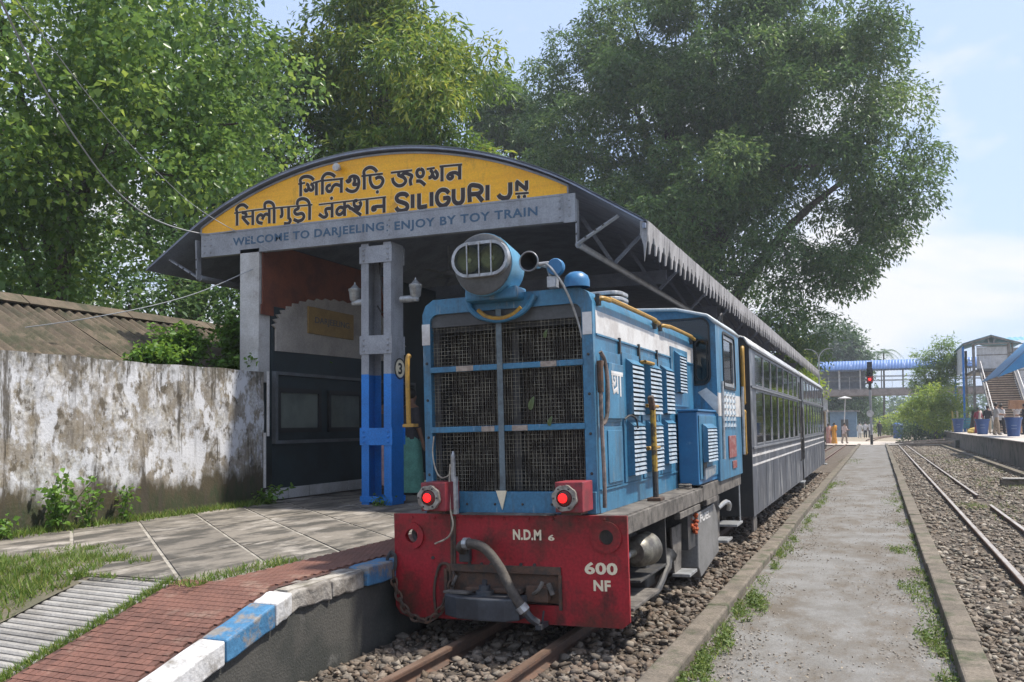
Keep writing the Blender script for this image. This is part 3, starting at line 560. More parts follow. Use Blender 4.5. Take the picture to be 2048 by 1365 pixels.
# roof fittings
MB().lathe((.285, -.07, 2.865), (0, 1, 0), [(0, .068), (-.005, .075), (.0, .08), (.01, .078), (.06, .05), (.12, .03), (.22, .02), (.22, 0)], 20).build('horn', M('horn', (.25, .25, .26), rough=.3, metal=.6), loco, 0, True)
MB().lathe((.285, -.068, 2.865), (0, 1, 0), [(0, .066), (.06, .045), (.1, 0)], 20).build('horn_throat', m_black, loco, 0, True)
MB().lathe((.475, -.02, 2.815), (0, 1, 0), [(0, 0), (0, .06), (.01, .066), (.05, .066), (.06, .03), (.1, .03)], 20).build('valve_cover', m_blue2, loco, 0, True)
MB().lathe((.60, .12, 2.665), (0, 0, 1), [(0, .10), (.05, .10), (.09, .085), (.115, .05), (.125, 0)], 20).build('sand_dome', m_blue2, loco, 0, True)
MB().box(.40, .47, -.0, .08, 2.665, 2.75).tube([(.35, -.02, 2.84), (.41, -.01, 2.85), (.43, .03, 2.75)], .02, 8).tube([(.31, .05, 2.86), (.44, .05, 2.82)], .013, 8).build('valve_block', m_silver, loco, .004)
MB().tube(smoothline([(.40, -.02, 2.85), (.47, -.03, 2.78), (.55, .03, 2.62), (.60, .11, 2.42), (.63, .12, 2.28)], 6), .009, 6).build('air_pipe', m_silver, loco)
ex = MB()
for z, r in ((2.69, .21), (2.735, .22), (2.785, .19)): ex.prism(rrect(.12, .60, 1.35, 1.75, .12), XY, z, z+.036)
ex.build('exhaust_cap', m_silver, loco, .008); B('exhaust_stack', m_dark, loco, .2, .5, 1.42, 1.68, 2.66, 2.69)
# marker lamps
for x0, lb in ((-.60, 'red marker lamp over the chain'), (.50, 'red marker lamp on the lettered side')):
    lb_ = B('marker_lamp', m_red2, loco, x0-.01, x0+.20, -.20, .05, .985, 1.205, .006); cx, cz = x0+.07, 1.09
    lb_['label'] = lb
    gear = [((.096 if (i//3) % 2 else .091)*math.cos(2*math.pi*i/48)+cx, (.096 if (i//3) % 2 else .091)*math.sin(2*math.pi*i/48)+cz) for i in range(48)]
    holes('lens_rim', M('rim_metal', (.36, .34, .30), (.18, .15, .13), rough=.55, metal=.3, scale=14), lb_, gear, [circ(cx, cz, .062)], XZ, -.235, -.20, .004)
    MB().lathe((cx, -.215, cz), (0, -1, 0), [(0, .062), (.012, .055), (.018, 0)], 20).build('lens', M('lens_dark', (.10, .012, .012), rough=.2, fine=0), lb_, 0, True)
    mb = MB().lathe((cx-.012, -.232, cz), (0, -1, 0), [(0, .034), (.003, .030), (.005, 0)], 20)
    mb.build('led_cluster', Memit('led_red', (1, .008, .008), 1.6), lb_)
    mb = MB()
    for a in np.linspace(0, 2*math.pi, 7)[:-1]: mb.lathe((cx+.078*math.cos(a), -.245, cz+.078*math.sin(a)), (0, -1, 0), [(0, .008), (.006, .006), (.008, 0)], 6)
    mb.build('rim_bolts', m_dark, lb_)['kind'] = 'stuff'
    MB().bar((x0+.02, -.08, .975), (x0+.17, -.08, .975), .16, .02).build('lamp_bracket', m_rust, lb_)
MB().tube(smoothline([(-.40, -.10, 1.34), (-.41, -.10, 1.22), (-.40, -.12, 1.0), (-.38, -.12, .88), (-.43, -.10, .78), (-.56, -.08, .72)], 6), .0075, 5).tube(smoothline([(-.62, .06, 1.56), (-.635, .06, 1.42), (-.60, .05, 1.28), (-.52, .0, 1.23), (-.42, -.02, 1.27)], 6), .006, 5).build('lamp_cable', M('cable_pale', (.42, .38, .30), (.25, .2, .16), rough=.7, scale=20), loco)
MB().tube([(-.405, -.04, 1.22), (-.405, -.04, 1.40), (-.403, -.04, 1.44)], [.02, .018, .006], 8).tube([(-.40, -.03, .95), (-.40, -.03, 1.24)], .028, 8).build('air_cock', m_silver, loco)
# left grab rail
MB().tube(smoothline([(-.80, .02, 2.22), (-.815, .0, 2.16), (-.815, .0, 1.72), (-.81, .0, 1.66)], 4), .02, 8).box(-.86, -.76, -.02, .06, 1.64, 1.665).build('grab_rail', m_yel, loco, 0, True)
# side of the hood: stripe, doors, louvres
SX = HW
B('white_stripe', m_white, loco, SX, SX+.004, .17, 4.03, 2.305, 2.49)
MB().bar((SX+.006, .17, 2.305), (SX+.006, 4.0, 2.305), .012, .014).bar((SX+.006, .17, 1.12), (SX+.006, 3.0, 1.12), .012, .014).build('seam', m_blue, loco)
def side_door(y0, y1, z0, z1): return B('side_door', m_blue, loco, SX, SX+.016, y0, y1, z0, z1, .004)
doors = [side_door(.27, .80, 1.135, 1.60), side_door(.27, .80, 1.635, 2.19), side_door(.86, 1.42, 1.135, 2.22), side_door(1.49, 2.12, 1.135, 2.24), side_door(2.17, 2.70, 1.135, 2.24), side_door(2.76, 3.62, 1.80, 2.42)]
MB().prism([(.30, 1.66), (.78, 1.66), (.78, 2.10), (.36, 2.10)], YZ, SX+.016, SX+.045).build('hatch', m_blue, doors[1], .006)
MB().prism([(.34, 1.16), (.76, 1.16), (.76, 1.57), (.34, 1.57)], YZ, SX+.016, SX+.026).build('hatch', m_blue, doors[0], .004)
for P in ([(.40, 2.02), (.74, 2.02)], [(.665, 2.02), (.665, 1.84)], [(.58, 2.02), (.58, 1.86)], [(.43, 2.01), (.44, 1.95), (.50, 1.93), (.52, 1.96), (.50, 1.99)], [(.44, 1.93), (.46, 1.87), (.57, 1.90)]):
    MB().tube([(SX+.047, a, b_) for a, b_ in P], .02, 6, True, (.12, 1, 1)).build('lettering', m_white, doors[1])
m_slat = M('slat_paint', (.33, .38, .43), (.20, .26, .32), rough=.5, scale=9, c3=(.12, .2, .28), s3=9, lo3=.6, hi3=.7)
def louvre(y0, y1, z0, z1, n, par):
    mb = MB(); mb.add([(SX+.016, y0, z1+.05), (SX+.016, y1, z1+.05), (SX+.075, y1, z1), (SX+.075, y0, z1)], [(0, 1, 2, 3)])
    for yy in (y0, y1): mb.add([(SX+.016, yy, z0), (SX+.075, yy, z0+.015), (SX+.075, yy, z1), (SX+.016, yy, z1+.05)], [(0, 1, 2, 3)])
    lo = mb.build('louvre', m_blue, par); lo.modifiers.new('s', 'SOLIDIFY').thickness = .004
    B('louvre_back', m_black, lo, SX+.017, SX+.022, y0+.004, y1-.004, z0, z1)
    mb = MB(); h = (z1-z0)/n
    for i in range(n):
        z = z0+h*(i+.2); mb.add([(SX+.078, y0+.006, z), (SX+.078, y1-.006, z), (SX+.070, y1-.006, z+h*.60), (SX+.070, y0+.006, z+h*.60), (SX+.052, y0+.006, z+h*.68), (SX+.052, y1-.006, z+h*.68)], [(0, 1, 2, 3), (3, 2, 5, 4)])
    o = mb.build('slats', m_slat, lo); o['kind'] = 'stuff'; o.modifiers.new('s', 'SOLIDIFY').thickness = .003
louvre(.96, 1.36, 1.69, 2.12, 11, doors[2]); louvre(.94, 1.35, 1.18, 1.60, 11, doors[2])
louvre(1.60, 2.05, 1.70, 2.13, 11, doors[3]); louvre(1.60, 2.05, 1.18, 1.60, 11, doors[3])
louvre(2.25, 2.62, 1.71, 2.14, 11, doors[4]); louvre(2.25, 2.62, 1.22, 1.62, 10, doors[4]); louvre(2.92, 3.28, 1.94, 2.33, 12, doors[5])
for yy, zz, d_ in ((1.44, 2.17, doors[2]), (1.46, 1.78, doors[3]), (1.46, 1.40, doors[3])): MB().tube([(SX+.02, yy+.03, zz), (SX+.06, yy+.02, zz), (SX+.065, yy-.0, zz), (SX+.065, yy+.42 if zz < 2 else yy+.32, zz)], .017, 8).build('door_handle', m_yel, d_, 0, True)
for yy in (.80, 1.44, 2.14): MB().bar((SX+.012, yy, 2.20), (SX+.012, yy, 2.33), .02, .035).build('hinge', m_dark, loco)
MB().tube(smoothline([(SX+.02, .86, 1.66), (SX+.05, .93, 1.69), (SX+.08, 1.0, 1.66), (SX+.09, 1.02, 1.58)], 5), .009, 6).build('cable', m_dark, loco)
# rubber hose and pipe beside the front corner
MB().tube(smoothline([(SX+.03, .17, .99), (SX+.04, .15, 1.2), (SX+.03, .16, 1.6), (SX+.03, .16, 1.95), (SX+.04, .18, 2.10)], 5), .016, 8).tube(smoothline([(SX+.03, .18, 2.17), (SX+.05, .22, 2.10), (SX+.06, .245, 1.95), (SX+.055, .24, 1.72), (SX+.04, .20, 1.63), (SX+.02, .17, 1.62)], 6), .016, 8).build('corner_hose', M('hose_worn', (.22, .17, .15), (.09, .075, .065), rough=.8, scale=14), loco, 0, True)
MB().cyl((SX+.03, .16, 1.86), (SX+.03, .16, 2.10), .024, 10).build('hose_joint', m_rust, loco)
for (ya, yb, sa_) in ((.20, 2.16, 0), (2.30, 3.96, 1)):
    g = MB().tube(smoothline([(SX-.01, ya+.02, 2.575), (SX+.045, ya+.04, 2.585), (SX+.05, ya+.22, 2.59), (SX+.05, ya+.3, 2.60), (SX+.05, yb-.3, 2.60), (SX+.05, yb-.2, 2.59), (SX+.045, yb-.03, 2.585)], 4), .02, 8).build('roof_handrail', m_yel, loco, 0, True)
    for yy in (ya, yb-.10): B('rail_bracket', m_dark, g, SX-.005, SX+.03, yy, yy+.05, 2.53, 2.62, .004)
# stanchion, deck post
st_ = MB().tube([(.86, 1.38, .945), (.86, 1.38, 1.20)], .026, 8).build('deck_post', m_dark, loco, 0, True)
MB().tube([(.86, 1.38, 1.2), (.855, 1.39, 1.76)], .026, 8).build('post_upper', M('post_yellow', (.36, .22, .03), (.06, .045, .03), rough=.7, scale=13, lo=.45, hi=.55), st_, 0, True)
B('post_foot', m_rust, st_, .80, .92, 1.30, 1.46, .945, .975, .005); MB().bar((.855, 1.39, 1.74), (.85, 1.34, 1.86), .05, .05).build('post_head', m_rust, st_, .01)
# battery box
bx = B('battery_box', m_blue2, loco, SX+.02, .95, 2.95, 4.28, .975, 1.74, .012)
B('box_lid', m_blue2, bx, SX+.02, .965, 2.93, 4.30, 1.742, 1.765, .006)
B('box_door', m_blue, bx, .951, .962, 2.99, 4.22, 1.03, 1.70, .004)
SX = .95; louvre(3.12, 3.72, 1.20, 1.56, 10, bx); SX = HW
MB().prism([(3.12, 1.02), (3.75, 1.06), (3.80, 1.15), (3.15, 1.14)], YZ, .966, .985).build('bent_flap', M('bare_metal', (.34, .36, .38), (.2, .26, .32), rough=.4, metal=.4, scale=9), bx)
MB().prism([(3.10, 1.06), (3.30, 1.06), (3.28, 1.42), (3.14, 1.42)], YZ, .968, .972).build('missing_patch', m_black, bx)
for z in (.96, .985): MB().lathe((.83, 2.80, z), (0, 0, 1), [(0, .07), (.012, .07), (.016, .05), (.02, .05)], 12).build('spring_seat', m_grime, loco)
# cab
CX, CY0, CY1 = .985, 4.06, 5.85
roofp = [(-CX, 2.78), (-.90, 2.87), (-.55, 2.965), (0, 3.0), (.55, 2.965), (.90, 2.87), (CX, 2.78)]
cfw = holes('cab_front', m_blue, loco, [(-CX, .95)]+roofp+[(CX, .95)], [rrect(.08, .90, 2.08, 2.83, .10), rrect(-.90, -.08, 2.08, 2.83, .10)], XZ, CY0, CY0+.04, .006)
for a, b_ in ((.08, .90), (-.90, -.08)):
    holes('window_seal', m_black, cfw, rrect(a-.022, b_+.022, 2.058, 2.852, .11), [rrect(a, b_, 2.08, 2.83, .10)], XZ, CY0-.012, CY0-.0005)
    MB().prism(rrect(a, b_, 2.08, 2.83, .10), XZ, CY0+.015, CY0+.02).build('windscreen', m_glassd, cfw)
holes('wiper_pane', m_black, cfw, rrect(.74, .885, 2.11, 2.60, .065), [rrect(.755, .87, 2.125, 2.585, .055)], XZ, CY0+.004, CY0+.012)
cs = None
for s_ in (1, -1):
    cs = holes('cab_side', m_blue, loco, [(CY0+.04, .95), (CY1, .95), (CY1, 2.80), (CY0+.04, 2.80)], [rrect(4.55, 5.45, 2.06, 2.70, .07)], YZ, s_*(CX-.03), s_*CX, .004)
    holes('window_seal', m_black, cs, rrect(4.52, 5.48, 2.03, 2.73, .08), [rrect(4.55, 5.45, 2.06, 2.70, .07)], YZ, s_*CX+s_*.0005, s_*CX+s_*.014)
    holes('window_frame', m_silver, cs, rrect(4.56, 5.44, 2.07, 2.69, .06), [rrect(4.60, 5.40, 2.11, 2.65, .04), ], YZ, s_*(CX-.015), s_*(CX-.005))
    MB().prism(rrect(4.56, 5.44, 2.07, 2.69, .06), YZ, s_*(CX-.022), s_*(CX-.019)).build('window_glass', m_glass, cs)
    if s_ == 1: scab = cs
holes('cab_back', m_blue, loco, [(-CX, .95)]+roofp+[(CX, .95)], [rrect(-.8, -.2, 2.0, 2.7, .08), rrect(.2, .8, 2.0, 2.7, .08)], XZ, CY1, CY1+.03)
V = []
for yy in (CY0-.10, CY1+.08): V += [(x*1.02, yy, z+.005) for x, z in roofp]
o = MB().add(V, [(i, i+1, 8+i, 7+i) for i in range(6)]).build('cab_roof', M('cab_roof_white', (.46, .50, .53), (.33, .37, .40), rough=.45, scale=3), loco, 0, True); o.modifiers.new('s', 'SOLIDIFY').thickness = .03
MB().tube(smoothline([(.93, 4.7, 2.87), (.95, 4.72, 2.95), (.95, 4.82, 2.96), (.94, 4.84, 2.86)], 4), .012, 6).build('lifting_eye', m_dark, loco)
MB().prism([(CY0+.002-.001, 2.06), (CY0+.03, 2.06), (CY0+.03, 2.0)], YZ, .5, .6).build('stripe_tab', m_white, cfw)
MB().add([(.76, CY0-.003, 1.98), (.985, CY0-.003, 1.72), (.985, CY0-.003, 1.92), (.86, CY0-.003, 2.03)], [(0, 1, 2, 3)]).build('diagonal_stripe', m_white, cfw).modifiers.new('s', 'SOLIDIFY').thickness = .002
B('side_stripe', m_white, scab, CX+.0005, CX+.004, CY0+.001, CY1, 1.70, 1.97)
mb = MB()
for i in range(4):
    for j in range(6): mb.prism([(4.5+i*.24, 1.57+j*.075), (4.64+i*.24, 1.57+j*.075), (4.57+i*.24, 1.62+j*.075)], YZ, CX+.001, CX+.018)
mb.build('vent_pips', m_slat, scab)['kind'] = 'stuff'
m_plq = M('plaque_red', (.20, .05, .045), (.30, .18, .17), rough=.6, scale=14, lo=.5, hi=.62)
B('number_plaque', m_plq, scab, CX+.001, CX+.014, 4.72, 5.30, 1.19, 1.46, .004); B('number_plaque', m_plq, scab, CX+.001, CX+.014, 4.98, 5.30, 1.05, 1.145, .004)
for yy in (4.12, 5.78):
    MB().tube([(CX+.04, yy, 1.2), (CX+.05, yy, 2.1)], .018, 8).build('cab_handrail', m_silver, scab, 0, True)
B('cab_floor', m_dark, loco, -.9, .9, CY0+.05, CY1-.01, .96, 1.0); B('control_desk', m_dark, loco, -.6, .6, CY0+.08, CY0+.5, 1.0, 1.95, .02)
# running gear
m_wheel = M('wheel_grime', (.045, .040, .036), (.075, .065, .055), rough=.8, scale=14, bump=.3)
for yy in (1.35, 3.0, 4.7):
    for s_ in (-1, 1):
        x = s_*.355+.03; wl = MB().lathe((x-.06*s_, yy, .33), (s_, 0, 0), [(0, 0), (0, .36), (.02, .36), (.03, .335), (.11, .328), (.115, .27), (.08, .24), (.075, .12), (.13, .1), (.14, 0)], 32).build('wheel', m_wheel, loco, 0, True)
    MB().cyl((-.4, yy, .33), (.46, yy, .33), .06, 10).build('axle', m_wheel, loco)
mb = MB()
for s_ in (-1, 1): mb.box(s_*.60-.02, s_*.60+.02, .15, 5.7, .25, .80)
mb.build('inner_frame', m_dark, loco)
B('engine_sump', m_dark, loco, -.5, .5, .5, 5.4, .5, .9)
bc = MB().lathe((.80, .62, .58), (.15, 1, 0), [(0, 0), (0, .03), (.10, .035), (.11, .09), (.16, .125), (.20, .13), (.34, .13), (.36, .14), (.39, .14), (.40, .1), (.42, 0)], 24).build('brake_cylinder', M('cyl_metal', (.19, .18, .15), (.09, .08, .07), rough=.45, metal=.4, scale=9), loco, 0, True)
MB().tube([(.80, .15, .53), (.80, .66, .58)], .03, 8).tube(smoothline([(.76, .3, .66), (.78, .45, .60), (.80, .6, .58)], 4), .014, 6).build('push_rod', m_silver, bc)
mb = MB().box(.62, .64, .40, 1.55, .38, .80).box(.62, .90, 1.52, 1.55, .37, .80).box(.64, .90, .60, 1.56, .36, .38); mb.build('brake_bracket', m_dark, loco, .004)
mb = MB().box(.60, .97, .10, .95, .235, .262); mb.build('step_plate', m_grime, loco, .006)
MB().tube(smoothline([(.86, .95, .20), (.87, 1.25, .18), (.88, 1.55, .30), (.86, 1.75, .42)], 5), [.03]*11+[.05]*4+[.09], 8).build('sand_pipe', m_dark, loco, 0, True)
ft = MB().prism([(3.05, .68), (4.05, .70), (4.25, .55), (4.25, .12), (3.12, .0), (3.0, .12)], YZ, .70, .905).build('fuel_tank', M('tank_grey', (.19, .185, .18), (.135, .13, .125), rough=.6, scale=3, c3=(.09, .085, .08), s3=5, lo3=.6, hi3=.75), loco, .012)
text('FUEL', 'lettering', m_white, ft, YZ, 3.15, 3.75, .57, .65, .905, .003, .03)
for y0, y1, z0, z1 in ((2.15, 2.62, .16, .62), (4.45, 4.95, .20, .72)):
    s_ = MB().prism([(y0, z1), (y1, z1), (y1-.1, z0), (y0+.08, z0)], YZ, .80, .82).build('step_hanger', m_grime, loco, .006); B('step', m_silver, s_, .80, .97, y0+.05, y1-.05, z0-.01, z0+.02, .004)
B('step', m_silver, loco, .70, .98, 5.25, 5.75, .30, .33, .004); MB().cyl((.95, 5.72, .33), (.95, 5.72, .80), .012, 6).build('step_rod', m_silver, loco)
MB().tube(smoothline([(.86, 4.55, .60), (.93, 4.7, .66), (.95, 4.85, .62), (.93, 4.9, .55)], 4), .03, 8).build('brake_pipe_end', m_silver, loco)
B('air_reservoir_bracket', m_dark, loco, .55, .88, 2.62, 2.98, .35, .8); B('axle_box', m_dark, loco, .62, .80, 1.2, 1.5, .2, .5, .02); B('axle_box', m_dark, loco, .62, .80, 4.55, 4.85, .2, .5, .02)
rng2 = random.Random(3); mb = MB()
for i in range(26):
    a, b_ = rng2.uniform(0, 6.28), rng2.uniform(-1, 1); c = (.90+rng2.uniform(-.02, .03), 2.86+.10*math.cos(a)*rng2.random(), .60+.12*math.sin(a)*rng2.random()); mb.ball(c, rng2.uniform(.012, .026), 6, 4)
ch_ = mb.build('flower_tuft', M('tuft_orange', (.42, .09, .025), (.28, .05, .02), rough=.8, scale=20), loco); ch_['kind'] = 'stuff'
mb = MB().box(.90, .96, 1.9, 2.9, .73, .79).box(.90, .965, 3.25, 4.0, .74, .80); mb.build('lower_lip', m_grime, loco, .004)
loco.location = (-.06, 0, 0); loco.rotation_euler = (0, -.02, 0)
m_lf = Mleaf('stuck_leaf', (.10, .15, .06), (.15, .20, .09), (.25, .32, .15))
def stuck(x, z, s, lab):
    o = nmesh('fallen_leaf', np.array([(0, .002, 0)]+[(s*.42*math.cos(a)*(1-.3*math.sin(a))+s*.25*math.sin(a), -.012*math.cos(a*2), s*.95*math.sin(a)) for a in np.linspace(0, 2*math.pi, 13)[:-1]])+np.array([x, .066, z]), np.array([(0, i+1, (i+1) % 12+1) for i in range(12)]), m_lf, var=[.5]*13)
    tag(o, lab, 'leaf')
stuck(.13, 1.80, .055, 'pale green leaf caught on the middle radiator grille panel'); stuck(.25, 2.33, .035, 'small pale leaf scrap caught high on the radiator grille'); stuck(.28, 1.66, .04, 'green leaf hanging on the middle grille bar')
# ------------------------------------------------------------ coaches
m_coach = M('coach_grey', (.072, .082, .105), (.045, .05, .064), rough=.38, scale=3, c3=(.33, .33, .34), s3=6, lo3=.54, hi3=.66, st3=(1, 1, .25), c4=(.03, .03, .032), s4=4, lo4=.5, hi4=.7, st4=(1, 1, .2), a4=.6, fine=.12)
m_coachd = M('coach_end', (.020, .021, .023), (.03, .03, .03), rough=.6, scale=4)
m_frame = M('window_frame', (.20, .21, .23), (.13, .13, .14), rough=.45, scale=8, metal=.2)
m_croof = M('coach_roof', (.36, .37, .39), (.25, .25, .26), rough=.5, scale=2)
m_seat = M('coach_seat', (.10, .16, .24), (.07, .11, .18), rough=.7, scale=4)
CW = .985
def coach(label, y0, y1, bays, detail=True):
    t = thing('passenger_coach', label, 'train coach', (0, 0, 0), 'narrow gauge coaches behind the locomotive')
    L_ = y1-y0; ops = []; a0 = y0+.55; bw_ = (L_-1.35)/bays
    for i in range(bays):
        a, b_ = a0+i*bw_+.03, a0+(i+1)*bw_-.03
        ops.append((a, b_, 1.30, 2.12)); ops.append((a, b_, 2.18, 2.69))
    ops.append((y1-.72, y1-.12, 1.35, 2.60))
    for s_ in (1, -1):
        body = holes('side_panel', m_coach, t, [(y0, .28), (y1, .28), (y1, 2.76), (y0, 2.76)], [[(a, c), (b_, c), (b_, d), (a, d)] for a, b_, c, d in ops], YZ, s_*(CW-.03), s_*CW)
        for k_, (a, b_, c, d) in enumerate(ops):
            f_ = holes('window_frame', m_frame, body, [(a+.001, c+.001), (b_-.001, c+.001), (b_-.001, d-.001), (a+.001, d-.001)], [[(a+.02, c+.02), (b_-.02, c+.02), (b_-.02, d-.02), (a+.02, d-.02)]], YZ, s_*(CW-.02), s_*(CW+.004))
            MB().box(min(s_*(CW-.012), s_*(CW-.008)), max(s_*(CW-.012), s_*(CW-.008)), a+.018, b_-.018, c+.018, d-.018).build('pane', m_glassc, f_)
            if False: MB().box(s_*(CW-.02), s_*(CW+.004), (a+b_)/2-.012, (a+b_)/2+.012, c+.028, d-.028).build('mullion', m_coachd, f_)
        for i in range(bays+1): MB().box(min(s_*(CW+.0005), s_*(CW+.003)), max(s_*(CW+.0005), s_*(CW+.003)), a0+i*bw_-.008, a0+i*bw_+.008, .30, .985).build('panel_seam', m_coach, body)
        for z0, z1 in ((1.13, 1.165), (.995, 1.025)): MB().box(min(s_*CW+s_*.0005, s_*CW+s_*.004), max(s_*CW+s_*.0005, s_*CW+s_*.004), y0+.02, y1-.02, z0, z1).build('stripe', m_white, body)
        MB().bar((s_*(CW+.012), y0+.05, 2.15), (s_*(CW+.012), y1-.05, 2.15), .024, .03).bar((s_*(CW+.012), y0+.05, 2.73), (s_*(CW+.012), y1-.05, 2.73), .03, .03).bar((s_*(CW+.012), y0+.05, 1.26), (s_*(CW+.012), y1-.05, 1.26), .024, .03).build('waist_rail', m_frame, body)
    ep = [(-CW, .28), (-CW, 2.76), (-.93, 2.86), (-.6, 2.95), (0, 2.99), (.6, 2.95), (.93, 2.86), (CW, 2.76), (CW, .28)]
    for yy in (y0-.03, y1): MB().prism(ep, XZ, yy, yy+.03).build('end_wall', m_coachd, t)
    V = []; rp_ = [(-1.02, 2.73)]+ep[1:-1]+[(1.02, 2.73)]
    for yy in (y0-.06, y1+.06): V += [(x, yy, z+.012) for x, z in rp_]
    n_ = len(rp_); o = MB().add(V, [(i, i+1, n_+i+1, n_+i) for i in range(n_-1)]).build('roof', m_croof, t, 0, True); o.modifiers.new('s', 'SOLIDIFY').thickness = .03
    B('floor', m_coachd, t, -.94, .94, y0+.01, y1-.01, .60, .66); B('underframe', m_dark, t, -.55, .55, y0+.1, y1-.1, .34, .60)
    for z in (1.5, 2.3):
        MB().tube(smoothline([(.90, y0-.03, z-.38 if z > 2 else z-.30), (.90, y0-.085, z-.33 if z > 2 else z-.26), (.90, y0-.09, z+.33 if z > 2 else z+.24), (.90, y0-.03, z+.42 if z > 2 else z+.28)], 4), .03, 8).build('end_handrail', m_yel, t, 0, True)
    for yy in (y1-.80, y1-.06): MB().tube([(CW+.03, yy, .75), (CW+.05, yy, .8), (CW+.05, yy, 1.95), (CW+.03, yy, 2.0)], .016, 6).build('door_handrail', m_grime, t, 0, True)
    B('door_step', m_silver, t, .82, 1.06, y1-.75, y1-.15, .24, .27, .004); MB().box(.93, .96, y0+.1, y0+.5, .05, .29).build('foot_board', m_grime, t)
    for yb in (y0+1.5, y1-1.5):
        B('bogie_frame', m_dark, t, -.50, .50, yb-.75, yb+.75, .22, .40)
        for dy in (-.5, .5):
            for s_ in (-1, 1): MB().lathe((s_*.33-.03, yb+dy, .25), (s_, 0, 0), [(0, 0), (0, .27), (.02, .27), (.03, .25), (.1, .245), (.11, .15), (.12, 0)], 20).build('wheel', m_wheel, t, 0, True)
    for i in range(bays):
        yc = a0+(i+.5)*bw_
        for s_ in (-1, 1): MB().box(s_*.55-.32, s_*.55+.32, yc-.22, yc+.22, 1.0, 1.12).box(s_*.55-.32, s_*.55+.32, yc+.16, yc+.24, 1.1, 1.72).build('seat', m_seat, t, .03)
    t.location = (-.06, 0, 0); t.rotation_euler = (0, -.014, 0)
    return t
coach('dark grey coach coupled directly behind the blue locomotive', 6.85, 15.85, 7)
coach('farther grey coach at the rear end of the train', 16.25, 25.4, 7)
# ------------------------------------------------------------ station shed over the platform
st = thing('platform_shed', 'long dark station shed with curved roof and toothed grey valance', 'station shed', (-3.9, 4.5, .55))
XC, RR, ZC = -3.95, 6.18, 5.47-6.18
def roofz(x):
    d = abs(x-XC)
    if d < 3.0: return ZC+math.sqrt(RR*RR-d*d)
    zb = ZC+math.sqrt(RR*RR-9.0); return zb-(d-3.0)*(.62)
RX = [XC+3.98*k_/22 for k_ in range(-22, 23)]
for k_ in range(18):
    y0, y1 = 4.30+k_*1.93, 4.30+(k_+1)*1.93+.03; c_ = corr(y0, y1, .16, .012, 4); V = []
    for (yy, dz) in c_: V += [(x, yy, roofz(x)+.03+dz+.002*(k_ % 2)) for x in RX]
    nx = len(RX); Fc = [(a*nx+b_, a*nx+b_+1, a*nx+nx+b_+1, a*nx+nx+b_) for a in range(len(c_)-1) for b_ in range(nx-1)]
    MB().add(V, Fc).build('roof_sheet', m_roof, st, 0, True)
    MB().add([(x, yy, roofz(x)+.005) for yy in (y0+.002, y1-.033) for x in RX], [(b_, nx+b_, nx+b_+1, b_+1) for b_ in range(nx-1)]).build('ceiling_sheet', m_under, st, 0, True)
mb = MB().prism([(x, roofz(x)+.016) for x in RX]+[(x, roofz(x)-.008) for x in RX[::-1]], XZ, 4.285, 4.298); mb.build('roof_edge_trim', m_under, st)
tooth = [(-.152, 0), (.152, 0), (.152, -.15), (.12, -.17), (.115, -.22), (.07, -.235), (.02, -.36), (-.02, -.37), (-.05, -.24), (-.10, -.22), (-.12, -.17), (-.152, -.15)]
tm = MB().prism(tooth, lambda u, v, w_: (w_, u, v), -.008, .008).mesh()
for k_ in range(112):
    for sx in (1, -1):
        if sx == -1: continue
        o = link('valance_board', tm, m_val, st); o.location = Vector((XC+sx*3.985+random.uniform(-.004, .004), 4.46+k_*.308, roofz(XC+3.98)+.03)) - WLOC[st]; o.rotation_euler = (random.uniform(-.012, .012), sx*.05+random.uniform(-.025, .025), 0); o.scale = (1, 1, random.uniform(.92, 1.05))
MB().prism([(0, 0), (-.09, 0), (-.09, -.16), (-.05, -.30), (-.04, -.50), (0, -.20)], lambda u, v, w_: (XC+3.985+u, w_, roofz(XC+3.98)+.03+v), 4.285, 4.30).build('valance_return', m_val, st)
B('eaves_batten', m_under, st, XC+3.93, XC+3.972, 4.25, 39, roofz(XC+3.98)-.06, roofz(XC+3.98)-.0)
# lattice columns: two channels with batten plates
def column(y):
    d = .34
    for z0, z1, mt in ((.54, 2.36, m_bluep), (2.36, 4.20, m_greyp)):
        nm = 'column_base' if mt is m_bluep else 'column_shaft'
        for xa, xb, xw in ((-4.105, -3.985, -4.105), (-3.745, -3.625, -3.637)):
            MB().box(xw, xw+.012, y+.012, y+d-.012, z0, z1).box(xa, xb, y, y+.012, z0, z1).box(xa, xb, y+d-.012, y+d, z0, z1).build(nm, mt, st)
    for z0, z1, mt in ((3.92, 4.16, m_greyp), (2.64, 2.90, m_greyp), (1.37, 1.61, m_bluep), (.58, .66, m_bluep)):
        MB().box(-4.125, -3.605, y+d+.001, y+d+.014, z0, z1).build('batten_plate', mt, st); p_ = MB().box(-4.125, -3.605, y-.014, y-.001, z0, z1).build('batten_plate', mt, st)
        if z1-z0 > .1:
            mb = MB()
            for x in (-4.06, -3.67):
                for q in (.2, .5, .8): mb.lathe((x, y-.014, z0+(z1-z0)*q), (0, -1, 0), [(0, .022), (.008, .02), (.014, .01), (.016, 0)], 8)
            mb.build('rivets', mt, p_)['kind'] = 'stuff'
for k_ in range(7): column(4.42+k_*5.6)
mb = MB().tube(smoothline([(-3.93, 4.6, 4.1), (-3.88, 4.62, 3.6), (-3.80, 4.6, 3.34), (-3.86, 4.58, 3.24), (-3.95, 4.6, 3.34)], 5), .012, 6).tube([(-3.80, 4.64, 2.9), (-3.80, 4.64, 3.12)], .03, 8).tube([(-3.84, 4.62, 2.2), (-3.84, 4.62, 2.62)], .008, 6); mb.build('conduit', m_dark, st)
